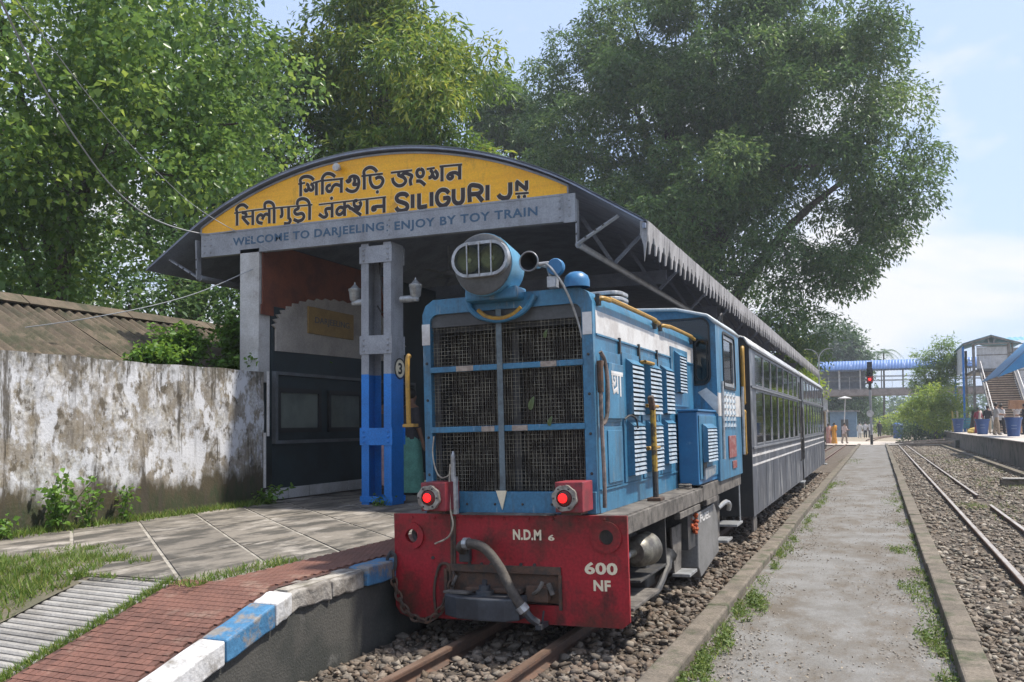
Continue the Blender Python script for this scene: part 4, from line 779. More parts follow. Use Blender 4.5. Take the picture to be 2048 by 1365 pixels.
# front pillar on the wall line, tie beam, brackets
holes('pillar', m_pvc, st, [(-6.165, 2.30), (-5.83, 2.30), (-5.82, 4.28), (-6.165, 4.28)], [], XZ, 4.36, 4.62, .012)
bm2 = B('tie_beam', m_greyp, st, -6.90, -.93, 4.36, 4.385, 4.225, 4.555)
MB().box(-6.90, -.93, 4.385, 4.46, 4.535, 4.555).box(-6.90, -.93, 4.385, 4.46, 4.225, 4.245).build('beam_flange', m_greyp, bm2)
B('beam_end_plate', m_greyp, bm2, -1.06, -.90, 4.335, 4.358, 4.20, 4.57, .004)
mb = MB()
for x in (-6.84, -6.72, -3.62, -1.12, -.98):
    for z in (4.29, 4.40, 4.49): mb.lathe((x, 4.358 if x < -1.1 else 4.334, z), (0, -1, 0), [(0, .018), (.006, .016), (.01, 0)], 8)
mb.build('rivets', m_greyp, bm2)['kind'] = 'stuff'
W1 = 'WELCOME TO DARJEELING'
text('WELCOME TO DARJEELING', 'lettering', m_btxt, bm2, XZ, -6.30, -3.70, 4.315, 4.47, 4.356, .003, .022, 1.1); text(':', 'lettering', m_btxt, bm2, XZ, -3.655, -3.635, 4.33, 4.43, 4.356, .003)
text('ENJOY BY TOY TRAIN', 'lettering', m_btxt, bm2, XZ, -3.53, -1.42, 4.30, 4.455, 4.356, .003, .022, 1.12)
for sx in (1, -1):
    X = lambda x: XC+sx*(x-XC)
    mb = MB().bar((X(-.90), 4.40, 4.50), (X(-.90), 4.42, 3.90), .02, .10, (0, 1, 0)).bar((X(-.90), 4.41, 3.93), (X(-.36), 4.41, 4.24), .02, .09, (0, 1, 0)); mb.build('eaves_bracket', m_greyp, st, .003)
    mb = MB()
    for (x, z) in ((-.90, 4.05), (-.90, 4.2), (-.78, 4.0), (-.65, 4.08), (-.55, 4.135)): mb.lathe((X(x), 4.36, z), (0, -1, 0), [(0, .016), (.006, .012), (.008, 0)], 8)
    mb.build('rivets', m_dark, st)['kind'] = 'stuff'
    MB().cyl((X(-.90), 4.45, 3.93), (X(-.90), 39, 3.93), .045, 10).build('purlin_pipe', m_greyp, st, 0, True)
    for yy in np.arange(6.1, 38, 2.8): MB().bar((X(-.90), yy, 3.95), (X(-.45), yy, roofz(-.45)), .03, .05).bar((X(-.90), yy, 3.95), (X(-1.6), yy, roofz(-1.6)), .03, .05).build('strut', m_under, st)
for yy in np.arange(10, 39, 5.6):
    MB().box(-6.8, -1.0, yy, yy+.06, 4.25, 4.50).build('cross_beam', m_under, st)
# back wall of the shed, painted dark, with a picture board
wl = B('back_wall', m_teal, st, -6.02, -5.80, 4.64, 39, .54, 4.4)
B('maroon_panel', m_maroon, wl, -5.80, -5.785, 4.40, 8.3, 3.45, 4.38); B('maroon_panel', m_maroon, wl, -5.80, -5.784, 4.37, 4.66, 3.30, 3.45)
scal = [(4.70, 2.78), (8.6, 2.84)]; A = []
for k_ in range(49):
    a = math.pi*k_/48; r_ = 1.0+(.05 if k_ % 2 else 0); A.append((6.65+1.95*math.cos(a)*r_, 3.12+.62*math.sin(a)*r_))
MB().prism(scal[:1]+scal[1:]+A, lambda u, v, w_: (w_, u, v), -5.797, -5.765).build('picture_board', m_mural, wl)
bd = B('name_board', M('dull_yellow', (.34, .22, .075), (.27, .17, .06), rough=.7, scale=4), wl, -5.765, -5.74, 5.48, 6.80, 3.12, 3.55, .006)
text('DARJEELING', 'lettering', M('dull_blue', (.10, .10, .11), rough=.7), bd, YZ, 5.66, 6.66, 3.27, 3.40, -5.739, .003, .008)
B('skirting', m_concrete, wl, -5.80, -5.75, 4.40, 12, .545, .70)
for k_ in range(9): B('skirting_tile', m_pvc, wl, -5.75, -5.735, 4.42+k_*.55, 4.95+k_*.55, .55, .715, .004)
holes('case_frame', M('case_frame', (.10, .11, .12), (.07, .075, .08), rough=.5), wl, [(4.64, 1.38), (9.0, 1.38), (9.0, 2.47), (4.64, 2.47)], [[(4.70, 1.43), (8.95, 1.43), (8.95, 2.42), (4.70, 2.42)]], YZ, -5.80, -5.73, .004)
for y0, y1 in ((4.80, 5.80), (6.14, 7.05), (7.4, 8.4)):
    w_ = holes('notice_window', m_black, wl, [(y0-.06, 1.55), (y1+.06, 1.55), (y1+.06, 2.23), (y0-.06, 2.23)], [[(y0, 1.62), (y1, 1.62), (y1, 2.16), (y0, 2.16)]], YZ, -5.798, -5.755)
    MB().box(-5.797, -5.79, y0, y1, 1.62, 2.16).build('pane', M('pane_pale', (.17, .19, .165), (.12, .135, .12), rough=.12, scale=1.5, fine=0), w_)
B('end_wall', m_under, st, -5.78, -2.2, 38.6, 38.7, .54, 4.6)
m_num = M('number_disc', (.02, .018, .015), rough=.6, fine=0)
np_ = tag(MB().lathe((-3.622, 4.655, 2.44), (1, 0, 0), [(0, .15), (.004, .15), (.0041, .135)], 24).build('number_plate', m_num), 'round black platform number plate reading 3 on the column', 'number plate')
MB().lathe((-3.6175, 4.655, 2.44), (1, 0, 0), [(0, .125), (.001, .125), (.0012, 0)], 24).build('disc', m_cream, np_)
text('3', 'lettering', m_num, np_, YZ, 4.60, 4.71, 2.36, 2.52, -3.616, .002, .03)
# ------------------------------------------------------------ station name board
sg = thing('station_sign', 'yellow curved station name board reading SILIGURI JN in three scripts', 'sign', (-3.95, 4.36, 4.56))
arc = [(x, roofz(x)-.045) for x in np.linspace(-1.0, -6.91, 40)]
MB().prism([(-6.91, 4.565), (-1.0, 4.565)]+arc, XZ, 4.372, 4.40).build('board', m_sign, sg)
fr = MB()
for i in range(39): fr.bar((arc[i][0], 4.366, arc[i][1]), (arc[i+1][0], 4.366, arc[i+1][1]), .02, .025)
fr.bar((-6.91, 4.366, 4.57), (-1.0, 4.366, 4.57), .02, .025).bar((-6.905, 4.366, 4.57), (-6.905, 4.366, arc[-1][1]), .02, .02).bar((-1.005, 4.366, 4.57), (-1.005, 4.366, arc[0][1]), .02, .02).build('frame', m_greyp, sg)
STROKES = '''
-5.09,4.99 -5.09,5.178 -5.097,5.232 -5.055,5.265 -4.985,5.269 -4.916,5.247 -4.863,5.202;-5.132,5.175 -5.013,5.179;-5.02,5.094 -5.002,5.06 -4.969,5.068 -4.955,5.104 -4.966,5.143 -4.995,5.158;-4.949,5.092 -4.922,5.061 -4.886,5.064 -4.874,5.093 -4.888,5.132 -4.919,5.151;-4.819,4.973 -4.819,5.169;-4.881,5.158 -4.767,5.171;-4.716,4.973 -4.716,5.171 -4.713,5.215 -4.668,5.259 -4.611,5.264 -4.552,5.243 -4.502,5.203;-4.764,5.175 -4.364,5.159;-4.573,5.097 -4.625,5.085 -4.644,5.047 -4.617,5.007 -4.57,5.01 -4.553,5.043 -4.532,5.072 -4.485,5.09 -4.397,5.057;-4.398,4.962 -4.397,5.156;-4.313,5.137 -4.284,5.102 -4.247,5.121 -4.261,5.159 -4.197,5.175 -4.131,5.145 -4.107,5.085 -4.118,5.021 -4.151,4.972 -4.213,4.958 -4.277,4.977 -4.32,5.011;-4.184,5.151 -4.174,5.101 -4.194,5.055 -4.131,5.052;-4.019,4.961 -4.019,5.15 -4.025,5.213 -3.985,5.254 -3.92,5.264 -3.855,5.233 -3.813,5.186;-4.065,5.158 -3.719,5.149;-3.924,5.15 -3.921,5.064 -3.882,4.992 -3.817,4.965 -3.752,4.985 -3.717,5.045 -3.739,5.093 -3.79,5.108 -3.84,5.093;-3.807,4.903 -3.801,4.896;-6.232,4.679 -6.233,4.868 -6.244,4.932 -6.188,4.978 -6.107,4.977 -6.035,4.924;-6.285,4.873 -5.936,4.878 -5.422,4.864 -4.888,4.844;-6.143,4.869 -6.073,4.846 -6.065,4.812 -6.099,4.792 -6.146,4.799;-6.128,4.794 -6.088,4.747 -6.014,4.677;-6.099,4.794 -5.951,4.792;-5.943,4.658 -5.944,4.88;-5.765,4.665 -5.848,4.695 -5.858,4.764 -5.804,4.799 -5.756,4.763 -5.771,4.723;-5.753,4.76 -5.71,4.797 -5.652,4.781;-5.644,4.652 -5.645,4.867;-5.558,4.643 -5.558,4.848 -5.58,4.932 -5.652,4.971 -5.722,4.954 -5.724,4.875;-5.425,4.861 -5.415,4.787 -5.422,4.737 -5.456,4.731;-5.301,4.68 -5.301,4.858;-5.287,4.689 -5.269,4.651 -5.311,4.615 -5.382,4.623;-5.132,4.85 -5.132,4.817 -5.184,4.799 -5.195,4.765 -5.153,4.735 -5.069,4.738 -5.033,4.69 -5.069,4.644 -5.139,4.634 -5.212,4.666;-5.135,4.591 -5.128,4.584;-4.937,4.628 -4.937,4.833 -4.972,4.916 -5.055,4.951 -5.135,4.935 -5.153,4.869;-4.778,4.834 -4.184,4.824 -3.669,4.816;-4.557,4.757 -4.652,4.757 -4.658,4.711 -4.639,4.663 -4.696,4.643 -4.774,4.695;-4.553,4.624 -4.553,4.826;-4.562,4.901 -4.556,4.893;-4.344,4.622 -4.344,4.827;-4.344,4.724 -4.409,4.756 -4.465,4.727 -4.471,4.675 -4.425,4.651 -4.371,4.68 -4.344,4.712;-4.344,4.735 -4.291,4.76 -4.238,4.711;-4.131,4.819 -4.18,4.815 -4.182,4.755 -4.118,4.724 -4.076,4.754 -4.094,4.801;-4.238,4.724 -4.185,4.685 -4.074,4.605;-4.089,4.739 -4.118,4.69 -4.198,4.698;-3.974,4.607 -3.974,4.818;-3.854,4.702 -3.883,4.689 -3.88,4.657 -3.841,4.662 -3.846,4.698 -3.701,4.691;-3.702,4.599 -3.701,4.815;-3.591,5.146 -3.255,5.137;-3.566,5.072 -3.547,5.008 -3.483,4.953 -3.407,4.952 -3.357,4.998 -3.382,5.05 -3.432,5.078 -3.468,5.1 -3.462,5.137;-3.432,5.082 -3.369,5.111 -3.293,5.082 -3.261,5.058 -3.286,5.001 -3.274,4.93;-3.131,5.139 -3.17,5.127 -3.183,5.092 -3.168,5.05 -3.131,5.03 -3.094,5.043 -3.081,5.082 -3.096,5.121 -3.128,5.139;-3.194,4.979 -3.129,4.97 -3.055,4.908;-3.031,5.125 -2.908,5.126;-3.005,5.004 -2.968,5.007 -2.943,5.059 -2.975,5.109;-2.95,5.049 -2.912,4.989 -2.877,4.996 -2.87,5.042 -2.908,5.091;-2.799,4.929 -2.798,5.137;-2.835,5.135 -2.497,5.119;-2.534,4.921 -2.533,5.114;-2.534,4.979 -2.593,5.021 -2.675,5.019 -2.714,4.98 -2.678,4.947 -2.639,4.969 -2.663,5.011;-1.732,4.634 -1.542,4.623;-1.683,4.587 -1.679,4.58;-1.603,4.583 -1.599,4.576'''.strip()
for st_ in STROKES.split(';'):
    P = [tuple(map(float, q.split(','))) for q in st_.split()]; P = [(a, b_-.033+.0101*(a+6.91)) for a, b_ in P]
    Q = smoothline([Vector((a, 4.371, b_)) for a, b_ in P], 5); r_ = .025
    if len(P) == 2 and abs(P[0][1]-P[1][1]) < .05 and abs(P[0][0]-P[1][0]) > .05: r_ = .015
    if len(P) == 3 and abs(P[0][0]-P[2][0]) > .5 or len(P) == 4 and abs(P[0][0]-P[3][0]) > .5: r_ = .012
    if len(P) == 2 and abs(P[0][0]-P[1][0])+abs(P[0][1]-P[1][1]) < .03:
        c_ = Q[0]; MB().ball(c_, (.034, .0025, .034), 10, 6).build('letter_edge', m_cream, sg); MB().ball(c_-Vector((0, .003, 0)), (.026, .003, .026), 10, 6).build('letter_stroke', m_letter, sg); continue
    MB().tube(Q, r_+.0085, 8, True, (1, .08, 1)).build('letter_edge', m_cream, sg); MB().tube([q-Vector((0, .003, 0)) for q in Q], r_, 8, True, (1, .12, 1)).build('letter_stroke', m_letter, sg)
for st_ in '''-3.326,4.771 -3.357,4.808 -3.421,4.823 -3.478,4.809 -3.503,4.773 -3.478,4.731 -3.408,4.701 -3.352,4.673 -3.331,4.632 -3.358,4.595 -3.428,4.586 -3.485,4.608 -3.51,4.644;-3.251,4.796 -3.252,4.607;-3.151,4.797 -3.152,4.602 -3.028,4.607;-2.959,4.793 -2.96,4.6;-2.697,4.748 -2.74,4.791 -2.806,4.804 -2.861,4.771 -2.88,4.707 -2.862,4.634 -2.808,4.59 -2.747,4.595 -2.704,4.634 -2.704,4.683 -2.783,4.686;-2.625,4.795 -2.626,4.664 -2.602,4.612 -2.554,4.591 -2.506,4.608 -2.488,4.655 -2.487,4.796;-2.387,4.59 -2.386,4.796 -2.285,4.801 -2.221,4.767 -2.216,4.718 -2.263,4.691 -2.381,4.693;-2.286,4.688 -2.199,4.582;-2.127,4.789 -2.129,4.585;-1.801,4.785 -1.802,4.642 -1.829,4.591 -1.892,4.582 -1.949,4.609 -1.972,4.644;-1.709,4.658 -1.708,4.785 -1.573,4.66 -1.572,4.781'''.split(';'):
    Q = [Vector((float(q.split(',')[0]), 4.371, float(q.split(',')[1])-.033+.0101*(float(q.split(',')[0])+6.91)+.008)) for q in st_.split()]; k0 = len(Q) > 4 and abs(Q[0].z-Q[1].z) < .1 or len(Q) > 6
    Q = smoothline(Q, 5) if k0 else Q; r_ = .031 if Q[0].x < -1.74 else .025
    if not k0: Q = [q for i in range(len(Q)-1) for q in (Q[i], Q[i].lerp(Q[i+1], .06), Q[i].lerp(Q[i+1], .94))]+[Q[-1]]
    MB().tube(Q, r_+.0085, 8, True, (1, .08, 1)).build('letter_edge', m_cream, sg); MB().tube([q-Vector((0, .003, 0)) for q in Q], r_, 8, True, (1, .12, 1)).build('letter_stroke', m_letter, sg)
fl = MB().lathe((-4.42, 4.37, 5.30), (0, -1, 0), [(0, .02), (.05, .025), (.06, .05), (.11, .055), (.115, 0)], 14).build('spot_lamp', m_pvc, None, 0, True)
tag(fl, 'small white lamp fixed on the yellow sign board', 'lamp')
# lanterns on the column, ceiling fan
for x, sx, lab in ((-4.29, -1, 'silver lantern on the shaded left side of the blue column'), (-3.31, 1, 'silver lantern on the train side of the blue column')):
    t = thing('column_lantern', lab, 'lantern', (x, 4.55, 3.3), 'lanterns on the column')
    MB().tube([(x-sx*.23, 4.55, 3.40), (x-sx*.02, 4.55, 3.40)], .05, 12).build('arm', m_silver, t, 0, True)
    MB().lathe((x, 4.55, 3.36), (0, 0, 1), [(0, 0), (0, .045), (.03, .06), (.05, .045), (.08, .075), (.20, .088), (.21, .095), (.235, .095), (.25, .06), (.285, .03), (.30, .012), (.33, .01), (.335, 0)], 12).build('lamp_body', m_silver, t, 0, True)
fan = thing('ceiling_fan', 'white ceiling fan hanging in the dark shed', 'fan', (-5.0, 9.0, 4.5))
MB().cyl((-5.0, 9, 4.62), (-5.0, 9, 5.1), .025, 8).build('down_rod', m_greyp, fan); MB().lathe((-5.0, 9, 4.50), (0, 0, 1), [(0, 0), (0, .08), (.04, .13), (.09, .13), (.12, .05)], 16).build('motor', m_greyp, fan, 0, True)
for k_ in range(3):
    a = k_*2.094+.3; MB().bar((-5+.12*math.cos(a), 9+.12*math.sin(a), 4.55), (-5+.62*math.cos(a), 9+.62*math.sin(a), 4.56), .13, .012).build('blade', m_greyp, fan)
# overhead wires
m_wire = M('wire_grey', (.30, .31, .32), rough=.6, fine=0)
WIRE1 = [(-3.69, -1.5, 4.99), (-5.27, .2, 5.16), (-6.2, 1.5, 5.04), (-6.69, 2.5, 4.79), (-6.88, 3.4, 4.60), (-6.82, 4.3, 4.57), (-6.24, 4.33, 4.57)]
WIRE2 = [(-3.52, -1.5, 4.96), (-5.56, 1.2, 5.27), (-6.39, 2.8, 5.17), (-6.61, 4.0, 4.85), (-5.61, 4.34, 4.23)]
for lab, P, r_ in (('pale drooping cable ending on the left end of the yellow sign', WIRE1, .010),
                 ('thin dark wire above the pale drooping cable', WIRE2, .005),
                 ('thin wire sagging low over the shed roof', [(-9.2, 2.0, 2.9), (-7.3, 2.6, 3.12), (-6.5, 3.6, 3.5), (-5.9, 4.4, 4.0)], .007)):
    tag(MB().tube(smoothline(P, 8), r_, 6).build('overhead_wire', m_wire), lab, 'wire')
# ------------------------------------------------------------ vegetation
m_bark = M('bark', (.085, .07, .055), (.05, .042, .034), rough=.95, scale=8, stretch=(1, 1, .3), bump=.6, bscale=25)
def leafmesh(name, C, mat, parent, size, aspect, droop, var, out=None, szv=.35):
    n = len(C); d = RNG.normal(0, 1, (n, 3)); d[:, 2] = d[:, 2]*.6-droop
    if out is not None: d += out*.8
    d /= np.linalg.norm(d, axis=1)[:, None]+1e-9; u = RNG.normal(0, .55, (n, 3)); u[:, 2] += 1.
    s = np.cross(d, u); s /= np.linalg.norm(s, axis=1)[:, None]+1e-9; nn = np.cross(s, d); l = (size*(1+RNG.uniform(-szv, szv, n)))[:, None]; w_ = l*aspect
    f_ = nn*w_*RNG.uniform(.05, .28, n)[:, None]; V = np.stack([C, C+d*l*.42+s*w_/2+f_, C+d*l-nn*l*.12, C+d*l*.42-s*w_/2+f_], 1).reshape(-1, 3)
    b = 4*np.arange(n)[:, None]; Fc = np.concatenate([b+np.array([[0, 1, 2]]), b+np.array([[0, 2, 3]])], 1).reshape(-1, 3)
    return nmesh(name, V, Fc, mat, parent, var=np.repeat(np.clip(var, 0, 1), 4))
def lobepts(lobes, n, inner=.35, gaps=0.):
    wt = np.array([l[3]*l[4]+l[4]*l[5]+l[3]*l[5] for l in lobes]); k = RNG.choice(len(lobes), n, p=wt/wt.sum()); Lb = np.array([l[:6] for l in lobes])[k]
    d = RNG.normal(0, 1, (n, 3)); d /= np.linalg.norm(d, axis=1)[:, None]; r = inner+(1-inner)*RNG.uniform(0, 1, n)**.6
    r *= 1+.10*np.sin(d[:, 0]*7+k)+.10*np.sin(d[:, 2]*9+d[:, 1]*5+k*2)
    return Lb[:, :3]+d*Lb[:, 3:6]*r[:, None], d, r
def puffs(lobes, n, r0, r1, leaves, inner=.5, up=.35):
    P, d, _ = lobepts(lobes, n, inner); R_ = RNG.uniform(r0, r1, n)*(1+.25*RNG.normal(0, 1, n).clip(-1, 1)); k = np.repeat(np.arange(n), (leaves*(R_/R_.mean())**2).astype(int))
    q = RNG.normal(0, 1, (len(k), 3)); q[:, 2] += up; q /= np.linalg.norm(q, axis=1)[:, None]; ph = RNG.uniform(0, 6.28, (n, 3))
    rr = (.62+.42*RNG.uniform(0, 1, len(k))**.8)*(1+.16*np.sin(q[:, 0]*6+ph[k, 0])+.16*np.sin(q[:, 1]*5+q[:, 2]*4+ph[k, 1]))
    C = P[k]+q*(R_[k]*rr)[:, None]*np.array([1.1, 1.1, .82]); return C, q, RNG.uniform(0, 1, n)[k]
def tree(name, label, base, trunk_r, top, lobes, nclump, per, spread, size, aspect, droop, mat, cat='tree', group=None, inner=.35, limbs=9, bias=0., szv=.35, gap=0., gsc=1., puff=None):
    t = thing(name, label, cat, base, group); b = Vector(base); tp = Vector(top)
    mb = MB().tube(smoothline([b, b.lerp(tp, .35)+Vector((trunk_r*.8, -trunk_r*.4, 0)), b.lerp(tp, .7)+Vector((-trunk_r*.6, trunk_r*.5, 0)), tp], 4), [trunk_r*(1.25-.9*i/12) for i in range(13)], 10)
    for i in range(limbs):
        l = lobes[i % len(lobes)]; s_ = b.lerp(tp, random.uniform(.4, .95)); e = Vector((l[0]+random.uniform(-.5, .5)*l[3], l[1]+random.uniform(-.5, .5)*l[4], l[2]+random.uniform(-.4, .5)*l[5]))
        mb.tube(smoothline([s_, s_.lerp(e, .5)+Vector((0, 0, (e-s_).length*.1)), e], 4), [trunk_r*(.45-.4*q/8) for q in range(9)], 6)
    mb.build('trunk', m_bark, t, 0, True)
    if puff:
        C, q, cv = puffs(lobes, *puff); v = cv*.45+.22+bias+RNG.uniform(-.25, .28, len(C))
        leafmesh('crown', C, mat, t, size, aspect, droop, v, q, szv); return t
    P, d, r = lobepts(lobes, int(nclump*(1+gap*1.4)), inner)
    if gap:
        q = P*1.9/gsc; g = np.sin(q[:, 0]*1.3+1.7*np.sin(q[:, 2]*.9))+np.sin(q[:, 1]*1.1+q[:, 2]*.7+2)+np.sin(q[:, 2]*1.7+q[:, 0]*.6+1.2*np.sin(q[:, 1])); k_ = g > np.quantile(g, gap); P, d, r = P[k_], d[k_], r[k_]
    nclump = len(P); cv = RNG.uniform(0, 1, nclump)
    C = np.repeat(P, per, 0)+RNG.normal(0, 1, (nclump*per, 3))*spread*np.array([1, 1, .75]); v = np.repeat(cv*.55+.2+bias, per)+RNG.uniform(-.22, .22, nclump*per)
    leafmesh('crown', C, mat, t, size, aspect, droop, v, np.repeat(d, per, 0), szv); return t
lf_peepal = Mleaf('leaf_peepal', (.050, .105, .026), (.095, .18, .038), (.28, .38, .07), .42, .32)
lf_mango = Mleaf('leaf_mango', (.048, .105, .022), (.105, .19, .03), (.30, .32, .05), .42, .42)
lf_dark = Mleaf('leaf_dark', (.035, .08, .030), (.068, .135, .040), (.13, .20, .055), .38, .45)
lf_big = Mleaf('leaf_big', (.040, .085, .030), (.080, .155, .046), (.18, .25, .065), .40, .42)
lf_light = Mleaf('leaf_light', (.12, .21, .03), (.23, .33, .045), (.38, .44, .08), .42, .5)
lf_far = Mleaf('leaf_far', (.04, .085, .035), (.06, .12, .045), (.10, .17, .06), .3, .6)
tree('peepal_tree', 'broad-leaved tree with drooping twigs at the top left, nearest tree', (-15.6, 9.0, -.1), .3, (-13.5, 7.6, 8.5),
     [(-11.6, 4.6, 9.6, 3.0, 2.6, 2.6), (-9.9, 6.6, 9.4, 2.3, 2.2, 2.3), (-12.4, 4.2, 6.9, 2.6, 2.2, 1.9), (-10.2, 5.6, 6.9, 2.0, 2.0, 1.6), (-8.7, 7.1, 8.0, 1.3, 1.3, 1.6), (-13.5, 5.5, 8.2, 2.5, 2.5, 3), (-9.0, 6.4, 6.2, .7, .8, .9), (-12.2, 6.5, 5.2, 2.2, 1.8, 1.3), (-14.0, 5.2, 5.3, 2.0, 1.8, 1.4), (-11.0, 8.2, 8.0, 2.4, 2.2, 2.6)],
     1000, 26, .30, .13, .80, .85, lf_peepal, puff=(230, .38, .72, 120, .35))
tree('mango_tree', 'tall leafy tree with yellowish tips behind the left end of the sign', (-13.6, 21, -.1), .5, (-13.4, 20.6, 11),
     [(-13.8, 20.5, 14.2, 3.3, 3.0, 3.4), (-11.6, 20.0, 12.4, 2.7, 2.6, 3.0), (-15.8, 20.5, 12.2, 3.0, 2.6, 3.4), (-12.0, 20.0, 9.2, 3.0, 2.6, 2.4), (-15.6, 19.8, 8.6, 3.2, 2.6, 2.6), (-10.6, 20.2, 9.9, 1.8, 2, 2.0), (-13.4, 20.0, 16.6, 1.6, 1.6, 1.6)],
     1700, 40, .30, .27, .27, .9, lf_mango, bias=.05, puff=(210, .60, 1.05, 270, .45))
tree('shade_tree', 'dense small-leaved tree between the peepal and the mango tree', (-19.2, 17.5, -.1), .5, (-18.8, 17, 10),
     [(-19.5, 17, 14.2, 3.6, 3.0, 3.6), (-17.0, 17, 12.0, 2.6, 2.6, 3.0), (-20.5, 16.5, 9.6, 3.6, 3, 3.0), (-16.8, 16.5, 8.2, 2.4, 2.2, 2.4), (-22.8, 16, 12.5, 3.4, 3, 4)],
     1500, 30, .42, .17, .5, .5, lf_dark, bias=.1, puff=(200, .55, 1.0, 230, .4))
for k_, (x, y, z, r_, lab) in enumerate(((-16.6, 7.6, 4.6, 2.6, 'dark round bush at the far left behind the shed roof'), (-15.6, 11.5, 4.9, 2.7, 'dark bush behind the middle of the shed roof'), (-13.2, 13.6, 4.6, 2.2, 'dark bush close behind the shed beside the white pillar'), (-20, 12, 6.5, 3.5, 'tall dark bush far behind the shed roof'))):
    tree('dark_bush', lab, (x, y, -.1), .18, (x, y, z), [(x, y, z-.3, r_, r_*.9, r_*.9), (x+.8, y-.3, z-1.8, r_*.95, r_*.8, r_*.75), (x-.6, y+.5, z+1.2, r_*.7, r_*.7, r_*.6)], 240, 30, .36, .2, .42, .5, lf_dark, group='dark bushes behind the shed', limbs=4)
tree('great_tree', 'huge dark tree towering behind the station shed and the train', (-6.5, 43.5, -.1), .9, (-5.8, 43, 15),
     [(-5.5, 42, 20.5, 6.0, 5.0, 5.2), (-10.5, 42, 18.5, 5.0, 4.5, 4.6), (-.8, 42, 18.2, 4.6, 4.2, 4.4), (-12.5, 41, 13.2, 4.6, 4.2, 4.0), (-6.5, 41, 12.8, 4.8, 4.4, 4.4), (-.6, 41.5, 12.8, 4.2, 4.0, 3.8), (3.0, 42, 14.6, 2.6, 2.6, 2.8), (-2.0, 42, 8.4, 3.0, 3.0, 3.0), (-15.2, 42, 10.2, 3.2, 3, 3.0), (-4, 42, 25, 4.0, 4, 3), (1.6, 42, 21.0, 2.8, 2.8, 2.6), (-9.0, 42, 23.5, 3, 3, 2.6), (-1.2, 42.5, 5.9, 1.7, 1.7, 1.5), (-12.4, 42, 21.8, 3.0, 3, 3.4), (-6, 43.2, 16, 4, 3, 3.5), (-9.5, 43, 13, 3, 3, 3), (1.4, 42, 10.4, 2.3, 2.3, 2.2), (3.6, 42, 12.8, 1.8, 1.8, 1.8)],
     2900, 84, .50, .25, .38, .7, lf_big, limbs=16, puff=(390, .85, 1.5, 610, .42))
tree('slim_tree', 'dark narrow tree in the gap between the two largest crowns', (-19.5, 49, -.1), .35, (-19.5, 48.5, 17),
     [(-20.5, 48, 20.6, 2.1, 2.0, 3.6), (-20.6, 48, 23.2, 1.6, 1.6, 2.6), (-18.4, 48, 21, 1.8, 1.8, 2.2), (-17.6, 48, 18.4, 2.3, 2, 2.8), (-20.6, 48, 14.5, 3.2, 2.5, 3.2), (-16.5, 48, 13.5, 3, 2.5, 3), (-22.6, 48, 17, 1.9, 1.8, 2.2)], 1300, 44, .46, .28, .36, .7, lf_dark, bias=.02, puff=(180, .6, 1.1, 330, .4))
tree('backdrop_tree', 'dull green tree low behind the centre of the shed roof', (-14, 55, -.1), .35, (-14, 55, 8), [(-14, 55, 9.5, 5, 3, 3.6), (-20, 56, 9, 4, 3, 3.5), (-9, 55, 8, 4, 3, 3), (-26, 52, 10, 5, 3, 4)], 420, 30, .7, .4, .4, .5, lf_dark, limbs=5)
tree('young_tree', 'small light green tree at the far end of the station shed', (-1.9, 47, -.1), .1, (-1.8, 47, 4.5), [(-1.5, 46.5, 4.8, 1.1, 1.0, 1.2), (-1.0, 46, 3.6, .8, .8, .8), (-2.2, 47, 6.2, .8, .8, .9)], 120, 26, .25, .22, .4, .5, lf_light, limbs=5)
lf_light2 = Mleaf('leaf_feather', (.06, .13, .03), (.11, .20, .045), (.20, .30, .07), .4, .5)
# far side, right
tree('far_tree', 'hazy round tree rising behind the footbridge roof', (-3.2, 134, -.1), .6, (-3, 133, 9), [(-3.2, 132, 12.5, 4.4, 3.5, 4.2), (-.6, 132, 10.5, 2.8, 2.5, 2.8), (-7, 132, 11, 4, 3, 4), (-3, 132, 6, 4.5, 3, 4)], 560, 28, .7, .6, .4, .4, lf_far)
def palm(name, label, base, h, n, L_, mat):
    t = thing(name, label, 'palm', base); b = Vector(base); tp = b+Vector((.2, 0, h)); MB().tube(smoothline([b, b+Vector((.15, 0, h*.5)), tp], 4), [.16-.008*i for i in range(9)], 8).build('trunk', m_bark, t, 0, True)
    for k_ in range(n):
        a = 2*math.pi*k_/n+random.uniform(-.2, .2); up = random.uniform(.2, 1.0); pts = [tp+Vector((math.cos(a)*L_*q, math.sin(a)*L_*q, L_*(up*q-1.15*q*q))) for q in np.linspace(0, 1, 9)]; V, Fc = [], []
        for i in range(8):
            p0, p1 = pts[i], pts[i+1]; d = (p1-p0).normalized(); s_ = d.cross(Vector((0, 0, 1))).normalized()
            for sg_ in (1, -1):
                for q in (0, .5):
                    c = p0.lerp(p1, q); e = c+s_*sg_*L_*.26*(1-.6*i/8)+d*L_*.12-Vector((0, 0, L_*.09)); m0 = len(V); V += [c, c+d*L_*.035, e]; Fc.append((m0, m0+1, m0+2))
        nmesh('frond', np.array([v[:] for v in V]), np.array(Fc), mat, t, var=RNG.uniform(.2, .8, len(V)))
palm('palm_tree', 'tall palm beside the hazy tree behind the footbridge', (3.3, 126, -.1), 11.3, 13, 2.6, lf_far)
palm('banana_plant', 'pale fronds of a palm poking above the shed roof', (-11.4, 11, -.1), 3.4, 9, 1.5, lf_light)
